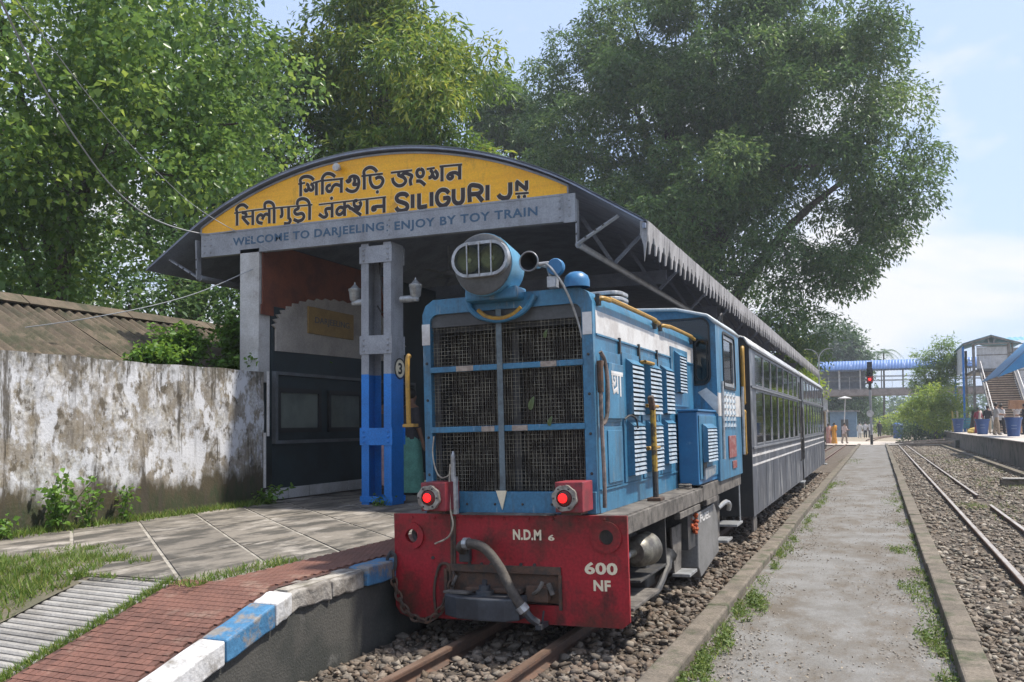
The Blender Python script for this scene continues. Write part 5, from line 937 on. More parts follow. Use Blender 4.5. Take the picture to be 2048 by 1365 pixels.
tree('feathery_tree', 'tree with tiers of feathery leaves beside the stair tower', (7.2, 73, -.1), .14, (7.2, 73, 6.1), [(7.5, 72.5, 7.9, .8, .7, .55), (6.2, 72.5, 7.0, .85, .7, .45), (7.9, 72.5, 6.4, 1.3, 1, .5), (6.4, 72.5, 5.7, 1.3, 1, .5), (7.7, 72.5, 4.9, 1.4, 1, .6), (5.8, 72.5, 4.6, 1.0, .8, .5)], 190, 26, .26, .30, .26, .1, lf_light2, limbs=8, bias=.1)
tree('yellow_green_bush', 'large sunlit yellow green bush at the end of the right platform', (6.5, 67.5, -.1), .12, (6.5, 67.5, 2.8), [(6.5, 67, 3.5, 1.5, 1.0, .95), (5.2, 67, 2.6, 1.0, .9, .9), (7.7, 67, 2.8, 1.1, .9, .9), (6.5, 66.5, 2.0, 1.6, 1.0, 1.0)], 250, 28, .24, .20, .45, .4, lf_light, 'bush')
tree('green_bush', 'darker green bush under the sunlit bush beside the crossing', (5.2, 71, -.1), .08, (5.2, 71, 1), [(5.2, 70.5, .9, 1.3, .9, 1.0), (6.8, 70, .8, 1.2, .9, .9)], 110, 26, .25, .2, .45, .4, lf_far, 'bush')
palm('young_palm', 'young palm with arching fronds before the stair tower', (8.6, 64, .8), 1.6, 9, 1.4, lf_far)
tree('shade_tree', 'dark tree under the footbridge left of the signal', (-1.6, 131, -.1), .3, (-1.6, 131, 4), [(-2.2, 130, 3.6, 3.0, 2, 2.6), (1.0, 130, 3.8, 2.2, 2, 2.8), (-6, 130, 4, 3, 2, 3)], 360, 26, .5, .4, .42, .5, lf_dark)
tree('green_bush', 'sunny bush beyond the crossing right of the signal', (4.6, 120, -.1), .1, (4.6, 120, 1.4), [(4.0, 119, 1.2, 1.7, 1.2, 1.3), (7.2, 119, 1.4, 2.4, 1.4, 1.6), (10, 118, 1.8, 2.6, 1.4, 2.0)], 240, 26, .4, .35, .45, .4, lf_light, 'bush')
P, d, r = lobepts([(x, 235+random.uniform(-6, 6), 3+random.uniform(-1, 1.5), 9, 6, 5+random.uniform(-1, 2.5)) for x in range(-110, 130, 9)], 2600, .5)
C = np.repeat(P, 14, 0)+RNG.normal(0, 1.0, (2600*14, 3)); tag(leafmesh('far_wood', C, lf_far, None, 1.2, .5, .3, RNG.uniform(.2, .8, len(C))), 'belt of hazy green trees along the horizon', 'woodland', None, 'stuff')
# grass and weeds
lf_grass = Mleaf('grass', (.055, .11, .016), (.11, .19, .028), (.24, .25, .07), .3, .6)
def grass(label, P, h, mat=lf_grass, lean=.5):
    n = len(P); a = RNG.uniform(0, 6.28, n); hh = (h*RNG.uniform(.45, 1.25, n))[:, None]; s = np.stack([np.cos(a), np.sin(a), np.zeros(n)], 1); w_ = RNG.uniform(.0035, .008, n)[:, None]*(hh/.08)**.4
    b = RNG.normal(0, lean, (n, 3)); b[:, 2] = 1; V = np.stack([P-s*w_, P+s*w_, P+b*hh], 1).reshape(-1, 3); Fc = np.arange(3*n).reshape(n, 3)
    return tag(nmesh('grass', V, Fc, mat, var=np.repeat(RNG.uniform(.1, .95, n), 3)), label, 'grass', None, 'stuff')
def patch(cx, cy, rx, ry, n, z):
    n = int(n*1.5); a, r_ = RNG.uniform(0, 6.28, n), RNG.uniform(0, 1, n)**.75; y = cy+ry*r_*np.sin(a); x = cx+rx*r_*np.cos(a)
    kp = (np.sin(x*23+y*7+cx*9)+np.sin(y*31-x*11+cy*5)+np.sin(x*61+y*43)*.6+RNG.normal(0, .5, n)) > -.1+r_*.5; x, y = x[kp], y[kp]; n = len(x); return np.stack([x, y, np.full(n, z) if not callable(z) else np.array([z(q) for q in y])], 1)
zb_ = lambda y: .41
grass('long grass patch on the earth bank at the lower left', np.concatenate([patch(-3.7, -1.5, .8, .75, 6500, lambda q: zr(q)-.02), patch(-3.25, -2.1, .38, .7, 2600, lambda q: zr(q)-.02), patch(-4.3, -1.9, .9, .8, 3500, lambda q: zr(q)-.02), patch(-3.5, -.75, .6, .22, 1300, .52)]), .085)
yy = RNG.uniform(-3.3, -1.3, 2600); grass('grass line growing between the ribbed ramp and red tiles', np.stack([-2.12+RNG.normal(0, .025, 2600), yy, np.array([zr(q) for q in yy])-.02], 1), .05)
yy = RNG.uniform(-1.5, -.2, 900); grass('grass tufts between the stone slabs and the red tiles', np.concatenate([np.stack([-1.78-RNG.uniform(0, 1, 900)**2*.25, yy, np.full(900, .54)], 1), patch(-3.1, -1.35, .9, .05, 700, .53), patch(-4.0, -.3, .35, .25, 500, .54)]), .045)
yy = RNG.uniform(-.8, 4.3, 3200); grass('grass along the foot of the mouldy wall', np.stack([-5.62+np.abs(RNG.normal(0, .10, 3200)), yy, np.full(3200, .535)], 1), .09)
P = []
for k_ in range(150):
    y = -.8+20*random.random()**1.6
    if random.random() < .62: P.append(patch(1.38+random.random()**2*.16, y, .04+.08*random.random(), .12+.5*random.random(), 90, -.045))
    else: P.append(patch(3.03-random.random()**2*.16, y, .04+.07*random.random(), .12+.4*random.random(), 80, -.045))
P += [patch(1.50, 2.1, .16, .75, 1700, -.045), patch(1.46, .4, .10, .5, 700, -.045), patch(1.45, 19.5, .3, 1.5, 800, -.04), patch(2.9, 3.6, .16, .4, 700, -.045), patch(2.92, 1.3, .12, .45, 600, -.045), patch(2.95, -.1, .08, .3, 350, -.045), patch(2.85, 6.4, .22, .4, 700, -.045), patch(2.9, 14, .3, 1.2, 500, -.04), patch(1.5, 35, .6, 3, 700, -.04)]
P = np.concatenate(P); grass('thin grass along both edges of the footpath', P[::3], .05)
C = P[RNG.uniform(0, 1, len(P)) < .42]+np.array([0, 0, .01]); C[:, 2] += RNG.uniform(0, .035, len(C))
tag(leafmesh('ground_weeds', C, Mleaf('weed_leaf', (.055, .095, .022), (.095, .15, .034), (.17, .21, .06), .3, .55), None, .026, .7, -.1, RNG.uniform(0, 1, len(C))), 'low leafy weeds hugging both kerbs of the footpath', 'weeds', None, 'stuff')
grass('sparse grass among the pale stones of the right track', np.concatenate([patch(5.6+random.uniform(-1, 1.6), 8+random.random()*36, .4, 1.2, 130, -.09) for _ in range(40)]+[patch(6.2, 20, .5, 1, 700, -.09), patch(4.3, 13.6, .3, .8, 300, -.08)]), .09)
def weed(label, x, y, z, h, w_, n, mat=lf_light, size=.07, nm='weed'):
    t = thing(nm, label, 'weed', (x, y, z)); mb = MB(); C = []
    for i in range(max(4, n//25)):
        e = Vector((x+random.gauss(0, w_*.6), y+random.gauss(0, w_*.6), z+h*random.uniform(.55, 1.1))); p0 = Vector((x+random.gauss(0, .04), y+random.gauss(0, .04), z)); P = smoothline([p0, p0.lerp(e, .5)+Vector((0, 0, .1*h)), e], 6); mb.tube(P, .004, 4)
        for q in P[2:]:
            for _ in range(max(2, n//(10*max(4, n//25)))): C.append((q.x+random.gauss(0, .045), q.y+random.gauss(0, .045), q.z+random.gauss(0, .03)))
    mb.build('stem', lf_grass, t); C = np.array(C); leafmesh('leaves', C, mat, t, size, .75, .15, RNG.uniform(.1, .8, len(C)))
lf_weed = Mleaf('leaf_weed', (.06, .14, .02), (.11, .22, .03), (.19, .31, .06), .35, .5)
weed('tall leafy weed against the mouldy wall at the left', -5.50, .62, .53, .62, .20, 260, lf_weed, .075)
weed('smaller weed just right of the tall leafy weed', -5.50, 1.05, .53, .42, .14, 110, lf_weed, .065)
weed('spindly weed right of the tall leafy weed with climbing stem', -5.52, 1.55, .53, .55, .08, 70, lf_weed, .06)
weed('bright weed at the wall corner beside the dark station wall', -5.45, 4.05, .53, .28, .16, 130, lf_weed, .075)
weed('low weed at the far left foot of the mouldy wall', -5.5, .0, .53, .2, .2, 90, lf_weed, .06)
weed('small weed at the foot of the blue column', -3.75, 4.33, .54, .10, .15, 60, lf_weed, .045)
for lab, x, y, z, h, w_ in (('ferny bush growing on the left part of the shed roof', -6.9, 3.95, 2.35, .75, .32), ('pale shrub standing up in the middle of the shed roof growth', -6.8, 5.0, 2.5, .85, .25), ('low scrub on the shed roof next to the white pillar', -6.6, 6.2, 2.3, .55, .45), ('creeper mat over the lower edge of the shed roof', -6.6, 5.0, 2.25, .45, .6), ('bright green sprout at the left edge of the roof growth', -6.8, 3.3, 2.3, .45, .25)):
    weed(lab, x, y, z, h, w_, 2600, lf_weed, .085, 'roof_shrub')
n = 2600; y = -1.2+22*RNG.uniform(0, 1, n)**1.7; C = np.stack([1.4+1.6*RNG.uniform(0, 1, n), y, -.034+RNG.uniform(0, .006, n)], 1); C = C[np.sin(C[:, 0]*4+C[:, 1]*1.3)+RNG.normal(0, .6, n) > .2]
tag(leafmesh('leaf_litter', C, Mleaf('litter', (.11, .075, .05), (.19, .14, .09), (.34, .30, .24), .05, .8), None, .022, .5, .0, RNG.uniform(0, 1, len(C))), 'dry leaf litter scattered over the footpath', 'leaf litter', None, 'stuff')
# ------------------------------------------------------------ right platform and everything beyond
m_pf = M('platform_side_r', (.20, .175, .15), (.13, .115, .098), rough=.9, scale=1.5, stretch=(1, 1, .4), c3=(.05, .055, .035), s3=1.6, lo3=.50, hi3=.62, bump=.3)
m_ptop = M('platform_top_r', (.48, .43, .39), (.40, .36, .32), rough=.9, scale=1.2, bump=.1)
pr = S(MB().box(7.45, 22, 18, 76, -.16, .86).build('platform', m_pf)); B('platform_surface', m_ptop, pr, 7.36, 22, 18, 76.1, .862, .90)
B('end_ramp', m_pf, pr, 7.2, 7.44, 58, 76, -.15, .45)
dr = S(MB().box(6.55, 6.75, 22, 62, -.16, .06).build('drain_kerb', m_kerb)); B('drain_bed', m_bed, dr, 6.75, 7.44, 22, 62, -.16, -.07)
slab_ = thing('concrete_block', 'broken concrete drain block beside the right track', 'concrete block', (6.0, 20.4, -.1)); B('body', m_kerb, slab_, 5.55, 7.4, 20.3, 20.6, -.15, .11, .01); B('cap', M('cap_white', (.45, .43, .40), (.3, .28, .25), rough=.9, scale=4), slab_, 5.6, 7.42, 20.27, 20.62, .112, .14, .005)
for i, (x, y, a) in enumerate(((5.6, 61, .5), (5.9, 62.5, .42), (6.1, 60.2, .6), (5.4, 63.5, .35))):
    o = MB().bar((x-1.6, y+1.4, .05+i*.03), (x+1.4, y-1.0, .22+i*.06), .24, .11).build('timber_plank', m_crossw if False else M('plank', (.34, .29, .24), (.22, .18, .15), rough=.9, scale=5), None, .01)
    tag(o, ['long weathered plank lowest in the pile by the right platform end', 'second weathered plank in the pile by the right platform end', 'weathered plank lying crosswise nearest in the pile', 'weathered plank at the back of the pile'][i], 'plank', 'planks by the crossing')
# dust bins
m_bin = M('bin_blue', (.035, .095, .27), (.03, .075, .22), rough=.45, scale=3); m_binm = M('bin_mark', (.20, .26, .40), rough=.6)
for (x, y, h, lab) in ((8.71, 43.3, .92, 'blue dustbin nearest the camera on the right platform'), (8.12, 51.2, .88, 'blue dustbin in the middle beside the man in khaki trousers'), (7.72, 62.4, .95, 'farthest blue dustbin near the yellow green bush')):
    t = thing('dust_bin', lab, 'dustbin', (x, y, .9), 'blue dustbins on the right platform')
    MB().lathe((x, y, .9), (0, 0, 1), [(0, 0), (0, .26), (.04, .27), (h-.1, .36), (h-.1, .40), (h, .41), (h, .385), (h-.08, .34), (.1, .25), (.1, 0)], 20).build('body', m_bin, t, 0, True)
    mb = MB()
    for z in (.36, .52): mb.box(x-.13, x+.1, y-.355, y-.335, .9+z, .9+z+.03)
    mb.build('print', m_binm, t)
# cyan bench / box, sacks
bn = thing('cyan_bench', 'cyan slatted bench near the farthest dustbin', 'bench', (8.6, 66, .9)); mcy = M('cyan_paint', (.10, .35, .46), (.08, .28, .38), rough=.5, scale=4)
for k_ in range(4): MB().box(8.1, 9.1, 65.9, 65.96, 1.15+k_*.2, 1.30+k_*.2).build('slat', mcy, bn)
for x in (8.15, 9.0): MB().box(x, x+.08, 65.97, 66.4, .9, 1.9).build('leg', mcy, bn)
MB().box(8.1, 9.1, 65.97, 66.4, 1.28, 1.34).build('seat', mcy, bn)
for x, y, mt_, lab in ((7.62, 66, M('post_yellow2', (.55, .42, .10), rough=.6), 'pale yellow post by the bush'), (7.95, 66, M('post_cream', (.55, .48, .30), rough=.6), 'cream post left of the cyan bench')):
    tag(MB().tube([(x, y, .9), (x, y, 2.3), (x-.05, y, 2.42)], [.07, .07, .05], 10).build('post', mt_, None, 0, True), lab, 'post')
sk = MB().ball((8.35, 56.5, 1.08), (.55, .3, .2), 14, 8).ball((8.0, 56.4, 1.0), (.25, .2, .12), 10, 6); tag(sk.build('yellow_sack', M('sack', (.55, .42, .10), (.45, .30, .08), rough=.8, scale=5), None, 0, True), 'yellow sack lying on the platform between two dustbins', 'sack')
tag(B('cardboard_carton', M('carton', (.38, .21, .12), (.30, .16, .09), rough=.85, scale=4), None, 9.55, 10.55, 51.5, 52.2, 2.35, 2.82, .02), 'brown carton carried at head height among the crowd', 'carton')
tag(B('cardboard_carton', M('carton2', (.42, .24, .14), (.33, .18, .1), rough=.85, scale=4), None, 9.55, 10.3, 52.6, 53.2, .9, 1.75, .02), 'stack of brown cartons standing behind the man in khaki', 'carton')
# stair tower and stairs of the footbridge
m_panel = M('panel_grey', (.55, .57, .60), (.44, .46, .48), rough=.6, scale=3); m_cyr = M('roof_cyan', (.16, .36, .45), (.12, .29, .38), rough=.5, scale=2); m_steel = M('steel_frame', (.24, .235, .23), (.15, .14, .13), rough=.6, scale=4)
tw = thing('stair_tower', 'grey clad stair head with cyan roof above the right platform', 'stair tower', (10.2, 66, .9))
for i in range(9): MB().box(9.30+i*.222, 9.30+i*.222+.215, 66.0, 66.04, 5.45, 7.0).build('cladding_panel', m_panel, tw)
MB().box(9.28, 11.3, 65.97, 66.0, 6.40, 6.46).box(9.28, 11.3, 65.97, 66.0, 5.40, 5.46).box(9.28, 11.3, 65.97, 66.0, 7.02, 7.09).build('cladding_rail', m_steel, tw)
for x in (9.10, 11.35):
    MB().box(x-.09, x+.09, 65.95, 66.13, .9, 7.2).build('post', m_steel, tw)
    MB().box(x-.09, x+.09, 72, 72.18, .9, 7.2).build('post', m_steel, tw)
MB().box(9.1, 11.4, 66.05, 72, 5.2, 5.4).build('landing', m_steel, tw)
for sx, xa, za, xb, zb in ((0, 10.22, 7.82, 8.35, 7.25), (1, 10.22, 7.82, 12.1, 7.2)):
    c_ = corr(65.6, 74, .35, .03); V = [p_ for yy, dz in c_ for p_ in ((xa, yy, za+dz), (xb, yy, zb+dz))]
    o = MB().add(V, [(2*i, 2*i+1, 2*i+3, 2*i+2) for i in range(len(c_)-1)]).build('roof_sheet', m_cyr, tw, 0, True); o.modifiers.new('s', 'SOLIDIFY').thickness = .02
mb = MB().bar((8.4, 65.65, 7.2), (10.22, 65.65, 7.74), .08, .12).bar((12.0, 65.65, 7.2), (10.22, 65.65, 7.74), .08, .12).bar((9.0, 65.66, 7.22), (11.4, 65.66, 7.22), .08, .1).bar((10.1, 65.62, 7.25), (9.95, 65.62, 7.66), .07, .07).bar((10.35, 65.62, 7.25), (10.5, 65.62, 7.66), .07, .07); mb.build('gable_truss', m_steel, tw)
c_ = corr(11.4, 26, .35, .03); V = [p_ for xx, dz in c_ for p_ in ((xx, 68.5, 7.85+dz), (xx, 66.4, 7.45+dz))]
MB().add(V, [(2*i, 2*i+1, 2*i+3, 2*i+2) for i in range(len(c_)-1)]).build('roof_sheet', m_cyr, tw, 0, True)
for z in (5.3, 6.0, 6.6, 7.2): MB().bar((11.5, 66.5, z), (26, 66.5, z), .06, .08).build('gallery_rail', m_steel, tw)
for x in np.arange(11.6, 26, 1.9): MB().box(x, x+.1, 66.5, 66.6, .9, 7.4).build('post', m_steel, tw)
MB().box(11.6, 26, 67.5, 67.55, 1.5, 7.0).build('white_screen', M('screen_white', (.62, .64, .68), (.5, .52, .55), rough=.6, scale=2), tw)
for i in range(7): MB().box(8.42, 8.47, 66.3+i*1.05, 67.2+i*1.05, 5.3, 7.15).build('cladding_panel', m_panel, tw)
MB().box(8.36, 8.5, 66.1, 66.24, .9, 7.1).box(8.36, 8.5, 73.5, 73.64, .9, 7.1).build('post', m_bluep, tw)
n_ = 26
for i in range(n_):
    z = .95+i*(5.25-.95)/n_; y = 57.5+i*8.4/n_
    B('stair_tread', M('tread', (.42, .34, .27), (.3, .23, .18), rough=.85, scale=6) if i == 0 else bpy.data.materials['tread'], tw, 9.5+(.12*i/n_), 11.55-(.12*i/n_), y, y+.36, z, z+.055)
    B('stair_riser', m_wood, tw, 9.52, 11.53, y+.33, y+.35, z+.056, z+.16)
for x in (9.46, 11.58):
    MB().bar((x, 57.4, 1.0), (x, 66, 5.4), .06, .28).build('stringer', m_steel, tw); MB().bar((x, 57.4, 2.0), (x, 66, 6.3), .05, .06).build('handrail', m_white, tw)
    for q in np.linspace(0, 1, 6): MB().bar((x, 57.4+8.5*q, 1.0+4.3*q), (x, 57.4+8.5*q, 2.0+4.3*q), .04, .04).build('baluster', m_white, tw)
# blue awning of the right platform shelter
aw = thing('platform_awning', 'bright blue sheet metal awning at the right edge of the picture', 'awning', (9, 36, .9)); m_aw = M('awning_blue', (.035, .20, .42), (.03, .16, .36), rough=.45, scale=2)
for k_ in range(6):
    y0 = 40+k_*1.1; c_ = corr(y0, y0+1.1, .22, .02); V = [p_ for yy, dz in c_ for p_ in ((7.72, yy, 3.72+dz), (11.2, yy, 7.2+dz))]
    o = MB().add(V, [(2*i, 2*i+1, 2*i+3, 2*i+2) for i in range(len(c_)-1)]).build('roof_sheet', m_aw, aw, 0, True); o.modifiers.new('s', 'SOLIDIFY').thickness = .015
MB().prism([(7.72, 3.66), (8.81, 4.77), (10.8, 6.8), (10.8, 4.95), (8.79, 4.09)], XZ, 39.97, 39.99).build('fascia_sheet', m_aw, aw)
for y in (41, 46): MB().cyl((10.9, y, .9), (10.9, y, 6.6), .08, 10).bar((7.85, y, 3.70), (11.2, y, 7.05), .06, .1).build('post', m_steel, aw)
# footbridge
fb = thing('footbridge', 'long footbridge with blue roof crossing above the tracks', 'footbridge', (0, 112, 0)); m_fbr = M('roof_blue', (.12, .23, .50), (.10, .19, .43), rough=.4, scale=2); m_deck = M('deck_edge', (.30, .25, .225), (.22, .18, .16), rough=.8, scale=2); m_mesh = M('mesh_panel', (.17, .18, .20), (.13, .135, .15), rough=.7, scale=3)
X0, X1 = -4.4, 30
for k_ in range(17):
    x0 = X0+k_*2.03; c_ = corr(x0, x0+2.03, .34, .03); V = [p_ for xx, dz in c_ for p_ in ((xx, 111.4, 8.15+dz), (xx, 113.2, 9.35+dz), (xx, 115, 8.15+dz))]
    o = MB().add(V, [(3*i+j, 3*i+1+j, 3*i+4+j, 3*i+3+j) for i in range(len(c_)-1) for j in (0, 1)]).build('roof_sheet', m_fbr, fb, 0, True); o.modifiers.new('s', 'SOLIDIFY').thickness = .02
B('deck', m_deck, fb, X0, X1, 111.9, 114.5, 4.95, 5.75)
for k_ in range(14): B('deck_panel', m_deck, fb, X0+.02+k_*2.4, X0+2.37+k_*2.4, 111.83, 111.89, 5.0, 5.72)
for z in (5.85, 6.85, 7.35): MB().bar((X0, 112, z), (X1, 112, z), .05, .07).build('handrail', m_steel, fb); MB().bar((X0, 114.4, z), (X1, 114.4, z), .05, .07).build('handrail', m_steel, fb)
for k_ in range(15):
    x = X0+.15+k_*2.45
    for y in (112, 114.4): MB().box(x-.06, x+.06, y-.06, y+.06, 5.7, 8.2).build('post', m_white if k_ < 3 else m_steel, fb)
    MB().box(x+1.18, x+1.22, 111.98, 112.02, 5.7, 7.3).build('baluster', m_white, fb)
B('mesh_panel', m_mesh, fb, X0, 1.2, 114.45, 114.5, 5.8, 8.1)
for x in (-3.6, 22): B('pier', M('pier_white', (.46, .46, .46), (.36, .35, .34), rough=.7, scale=2) if x < 0 else m_white, fb, x-.35, x+.35, 112.6, 113.4, -.16, 4.95, .03)
# signal, lamp post
sgn = thing('signal_post', 'railway signal showing red at the end of the footpath', 'signal', (2.12, 66, -.05))
MB().cyl((2.12, 66, .7), (2.08, 66, 4.6), .085, 12).build('post', m_greyp, sgn, 0, True); MB().cyl((2.12, 66, -.05), (2.12, 66, .7), .10, 12).build('post_base', m_black, sgn, 0, True)
MB().prism(rrect(1.86, 2.30, 4.55, 5.75, .1), XZ, 65.86, 65.98).build('signal_head', m_black, sgn); MB().box(1.98, 2.18, 65.85, 65.99, 4.1, 4.55).box(1.9, 2.26, 65.84, 65.98, 5.76, 6.2).build('signal_box', m_black, sgn)
B('red_band', M('signal_red', (.30, .02, .025), rough=.5), sgn, 1.855, 2.305, 65.83, 65.995, 4.66, 5.10, .01)
for z in (4.88, 5.35): MB().lathe((2.08, 65.83, z), (0, -1, 0), [(0, .11), (.02, .13), (.12, .14), (.121, .12), (.01, .1)], 16).build('visor', m_black, sgn)
MB().ball((2.08, 65.82, 4.88), .075, 10, 6).build('red_light', Memit('signal_lamp', (1, .02, .02), 4), sgn, 0, True)
MB().lathe((2.06, 65.88, 2.3), (0, -1, 0), [(0, 0), (0, .26), (.02, .26), (.02, 0)], 16).build('sign_disc', m_white, sgn)
lp = thing('street_lamp', 'white twin-arm street lamp near the end of the station shed', 'street lamp', (-.07, 40.3, -.1))
MB().cyl((-.07, 40.3, -.1), (-.07, 40.3, 4.9), .05, 10, .035).build('post', m_pvc, lp, 0, True)
for sx in (-1, 1): MB().tube(smoothline([(-.07, 40.3, 4.8), (-.07+sx*.08, 40.3, 5.05), (-.07+sx*.28, 40.3, 5.25), (-.07+sx*.55, 40.3, 5.31)], 5), .024, 8).bar((-.07+sx*.48, 40.3, 5.305), (-.07+sx*.66, 40.3, 5.315), .08, .035).build('arm', m_pvc, lp)
tk = thing('water_tank', 'blue barrel beyond the crossing among the bushes', 'barrel', (4.5, 95, -.05)); MB().lathe((4.53, 95, -.05), (0, 0, 1), [(0, 0), (0, .48), (1.3, .50), (1.35, .54), (1.45, .54), (1.62, .3), (1.65, 0)], 18).build('body', m_bin, tk, 0, True); MB().lathe((4.53, 95, 1.3), (0, 0, 1), [(0, .545), (.1, .56), (.12, .545)], 18).build('rim', m_binm, tk)
kb = thing('yellow_booth', 'small yellow brick kiosk behind the last coach', 'kiosk', (-3.2, 74, -.05)); B('wall', M('kiosk_yellow', (.38, .28, .12), (.3, .22, .1), rough=.8, scale=4), kb, -3.6, -1.6, 74, 76, -.05, 2.6); B('roof', m_concrete, kb, -3.8, -1.4, 73.8, 76.2, 2.602, 2.75); B('door', m_dark, kb, -2.9, -2.2, 73.96, 73.999, 0, 2.0)
bh = thing('blue_hut', 'faded blue tin hut beneath the footbridge', 'hut', (-2, 104, -.05)); m_hut = M('hut_blue', (.14, .22, .30), (.10, .17, .25), rough=.7, scale=3); B('wall', m_hut, bh, -2.6, .3, 104, 107, -.05, 2.9); B('roof', m_steel, bh, -2.9, .6, 103.7, 107.2, 2.902, 3.05); B('door', m_dark, bh, -1.4, -.6, 103.96, 103.999, 0, 2.0)
dl = thing('street_lamp', 'white disc lamp on a thin pole under the footbridge', 'street lamp', (-1.0, 100, -.05)); MB().cyl((-1.0, 100, -.05), (-.75, 100, 4.3), .06, 8).build('post', m_pvc, dl, 0, True); MB().lathe((-.8, 100, 4.3), (0, 0, 1), [(0, 0), (0, .7), (.1, .72), (.25, .15), (.3, 0)], 16).build('lamp_shade', m_white, dl, 0, True)
# ------------------------------------------------------------ people
m_skin = M('skin', (.20, .105, .065), rough=.6, fine=.05); m_hair = M('hair', (.012, .010, .009), rough=.5, fine=0)
def skinmesh(V, E, Rd, root):
    me = bpy.data.meshes.new('sk'); me.from_pydata(V, E, []); o = bpy.data.objects.new('sk', me); COL.objects.link(o)
    m = o.modifiers.new('s', 'SKIN'); m.use_smooth_shade = True; o.modifiers.new('u', 'SUBSURF').levels = 1
    for i, r_ in enumerate(Rd): me.skin_vertices[0].data[i].radius = r_ if isinstance(r_, tuple) else (r_, r_); me.skin_vertices[0].data[i].use_root = (i == root)
    dg = bpy.context.evaluated_depsgraph_get(); nm = bpy.data.meshes.new_from_object(o.evaluated_get(dg)); bpy.data.objects.remove(o); return nm
def person(label, x, y, z, face, h=1.65, top=(.5, .5, .5), low=(.1, .1, .12), style='shirt', arms='down', stride=.10, hair=True, scarf=None, group='people around the station', lean=0.):
    """figure built facing -Y, turned by face (radians)"""
    t = thing('person', label, 'person', (x, y, z), group); k = h/1.70
    sw = .185 if style in ('shirt', 'kurta') else .165
    if arms == 'down': A = [((s*(sw+.06), .02, 1.12), (s*(sw+.08), -.06, .86), (s*(sw+.075), -.09, .76)) for s in (-1, 1)]
    elif arms == 'reach': A = [((-(sw+.06), -.06, 1.14), (-(sw+.02), -.30, 1.10), (-(sw-.01), -.40, 1.11)), ((sw+.06, -.05, 1.13), (sw+.02, -.28, 1.07), (sw-.02, -.38, 1.08))]
    elif arms == 'up': A = [((-(sw+.10), -.04, 1.55), (-(sw-.03), -.06, 1.80), (-(sw-.05), -.06, 1.88)), ((sw+.10, -.04, 1.55), (sw-.03, -.06, 1.80), (sw-.05, -.06, 1.88))]
    else: A = [((-(sw+.07), .03, 1.12), (-.08, -.2, 1.08), (.0, -.22, 1.10)), ((sw+.06, .02, 1.12), (sw+.08, -.06, .86), (sw+.075, -.09, .76))]
    V = [(0, 0, .92), (0, .01, 1.08), (0, .0, 1.28), (0, .0, 1.42), (0, -.005, 1.48), (0, -.02, 1.56), (0, -.025, 1.66)]; E = [(i, i+1) for i in range(6)]; R_ = [(.145, .11), (.125, .095), (.15, .105), (.13, .08), .052, (.072, .088), (.06, .075)]
    for s, (el, wr, hd) in zip((-1, 1), A):
        b = len(V); V += [(s*sw, 0, 1.38), el, wr, hd, (hd[0], hd[1]-.03, hd[2]-.06)]; E += [(3, b), (b, b+1), (b+1, b+2), (b+2, b+3), (b+3, b+4)]; R_ += [.062, .045, .03, .034, .018]
    for s in (-1, 1):
        b = len(V); q = s*stride; V += [(s*.09, 0, .84), (s*.095, q*.6-.02, .48), (s*.095, q+.02, .09), (s*.10, q-.10, .03)]; E += [(0, b), (b, b+1), (b+1, b+2), (b+2, b+3)]; R_ += [(.085, .09), .058, .04, (.04, .03)]
    b = len(V); V += [(0, -.125, 1.60)]; E += [(5, b)]; R_ += [.014]
    V = [(v[0]*k, v[1]*k+lean*v[2], v[2]*k) for v in V]; R_ = [(r_[0]*k, r_[1]*k) if isinstance(r_, tuple) else r_*k for r_ in R_]
    link('body', skinmesh(V, E, R_, 0), m_skin, t); off = Vector((x, y, z))
    def loft(rings, n=16, wob=0.): 
        P = []
        for (zz, rx, ry, cy) in rings:
            for i in range(n):
                a = 2*math.pi*i/n; w_ = 1+wob*math.sin(a*6+zz*3); P.append(off+Vector((rx*k*math.cos(a)*w_, (ry*math.sin(a)*w_+cy)*k+lean*zz*k, zz*k)))
        return MB().add(P, [(i*n+j, i*n+(j+1) % n, (i+1)*n+(j+1) % n, (i+1)*n+j) for i in range(len(rings)-1) for j in range(n)])
    mt = M('cloth', top, tuple(c*.8 for c in top), rough=.85, scale=8, fine=.1); ml = M('cloth', low, tuple(c*.8 for c in low), rough=.85, scale=8, fine=.1)
    hem = {'shirt': .80, 'kurta': .50, 'saree': .86, 'dress': .30}[style]
    mb = loft([(hem, .185 if hem > .6 else .22, .145 if hem > .6 else .17, 0), (.95, .175, .135, 0), (1.08, .16, .12, .005), (1.28, .185, .13, 0), (1.40, .175, .105, 0), (1.455, .085, .075, 0)], 16, .02)
    for s, (el, wr, hd) in zip((-1, 1), A):
        e = Vector(el); w_ = Vector(wr); ln = e.lerp(w_, .75) if style == 'kurta' else e.lerp(w_, .15); pts = [Vector((s*(sw-.03), 0, 1.39)), e, ln]; mb.tube([off+Vector((p_.x*k, p_.y*k+lean*p_.z*k, p_.z*k)) for p_ in pts], [.078*k, .062*k, .055*k], 10)
    mb.build('garment', mt, t, 0, True)
    if style in ('saree', 'dress'):
        loft([(.03 if style == 'saree' else .12, .25, .23, .0), (.30, .225, .20, 0), (.60, .20, .175, 0), (.88, .185, .15, 0), (.97, .16, .125, 0)], 20, .045).build('skirt', ml, t, 0, True)
        if scarf is not None:
            ms = M('cloth', scarf, rough=.85); mb = MB(); P = [off+Vector((p_[0]*k, p_[1]*k, p_[2]*k)) for p_ in ((.17, -.12, .95), (.05, -.155, 1.15), (-.10, -.14, 1.36), (-.15, .0, 1.45), (-.13, .14, 1.25), (-.10, .17, .8), (-.08, .18, .5))]
            mb.tube(smoothline(P, 5), .075*k, 8, True).build('drape', ms, t, 0, True)
    else:
        mb = MB()
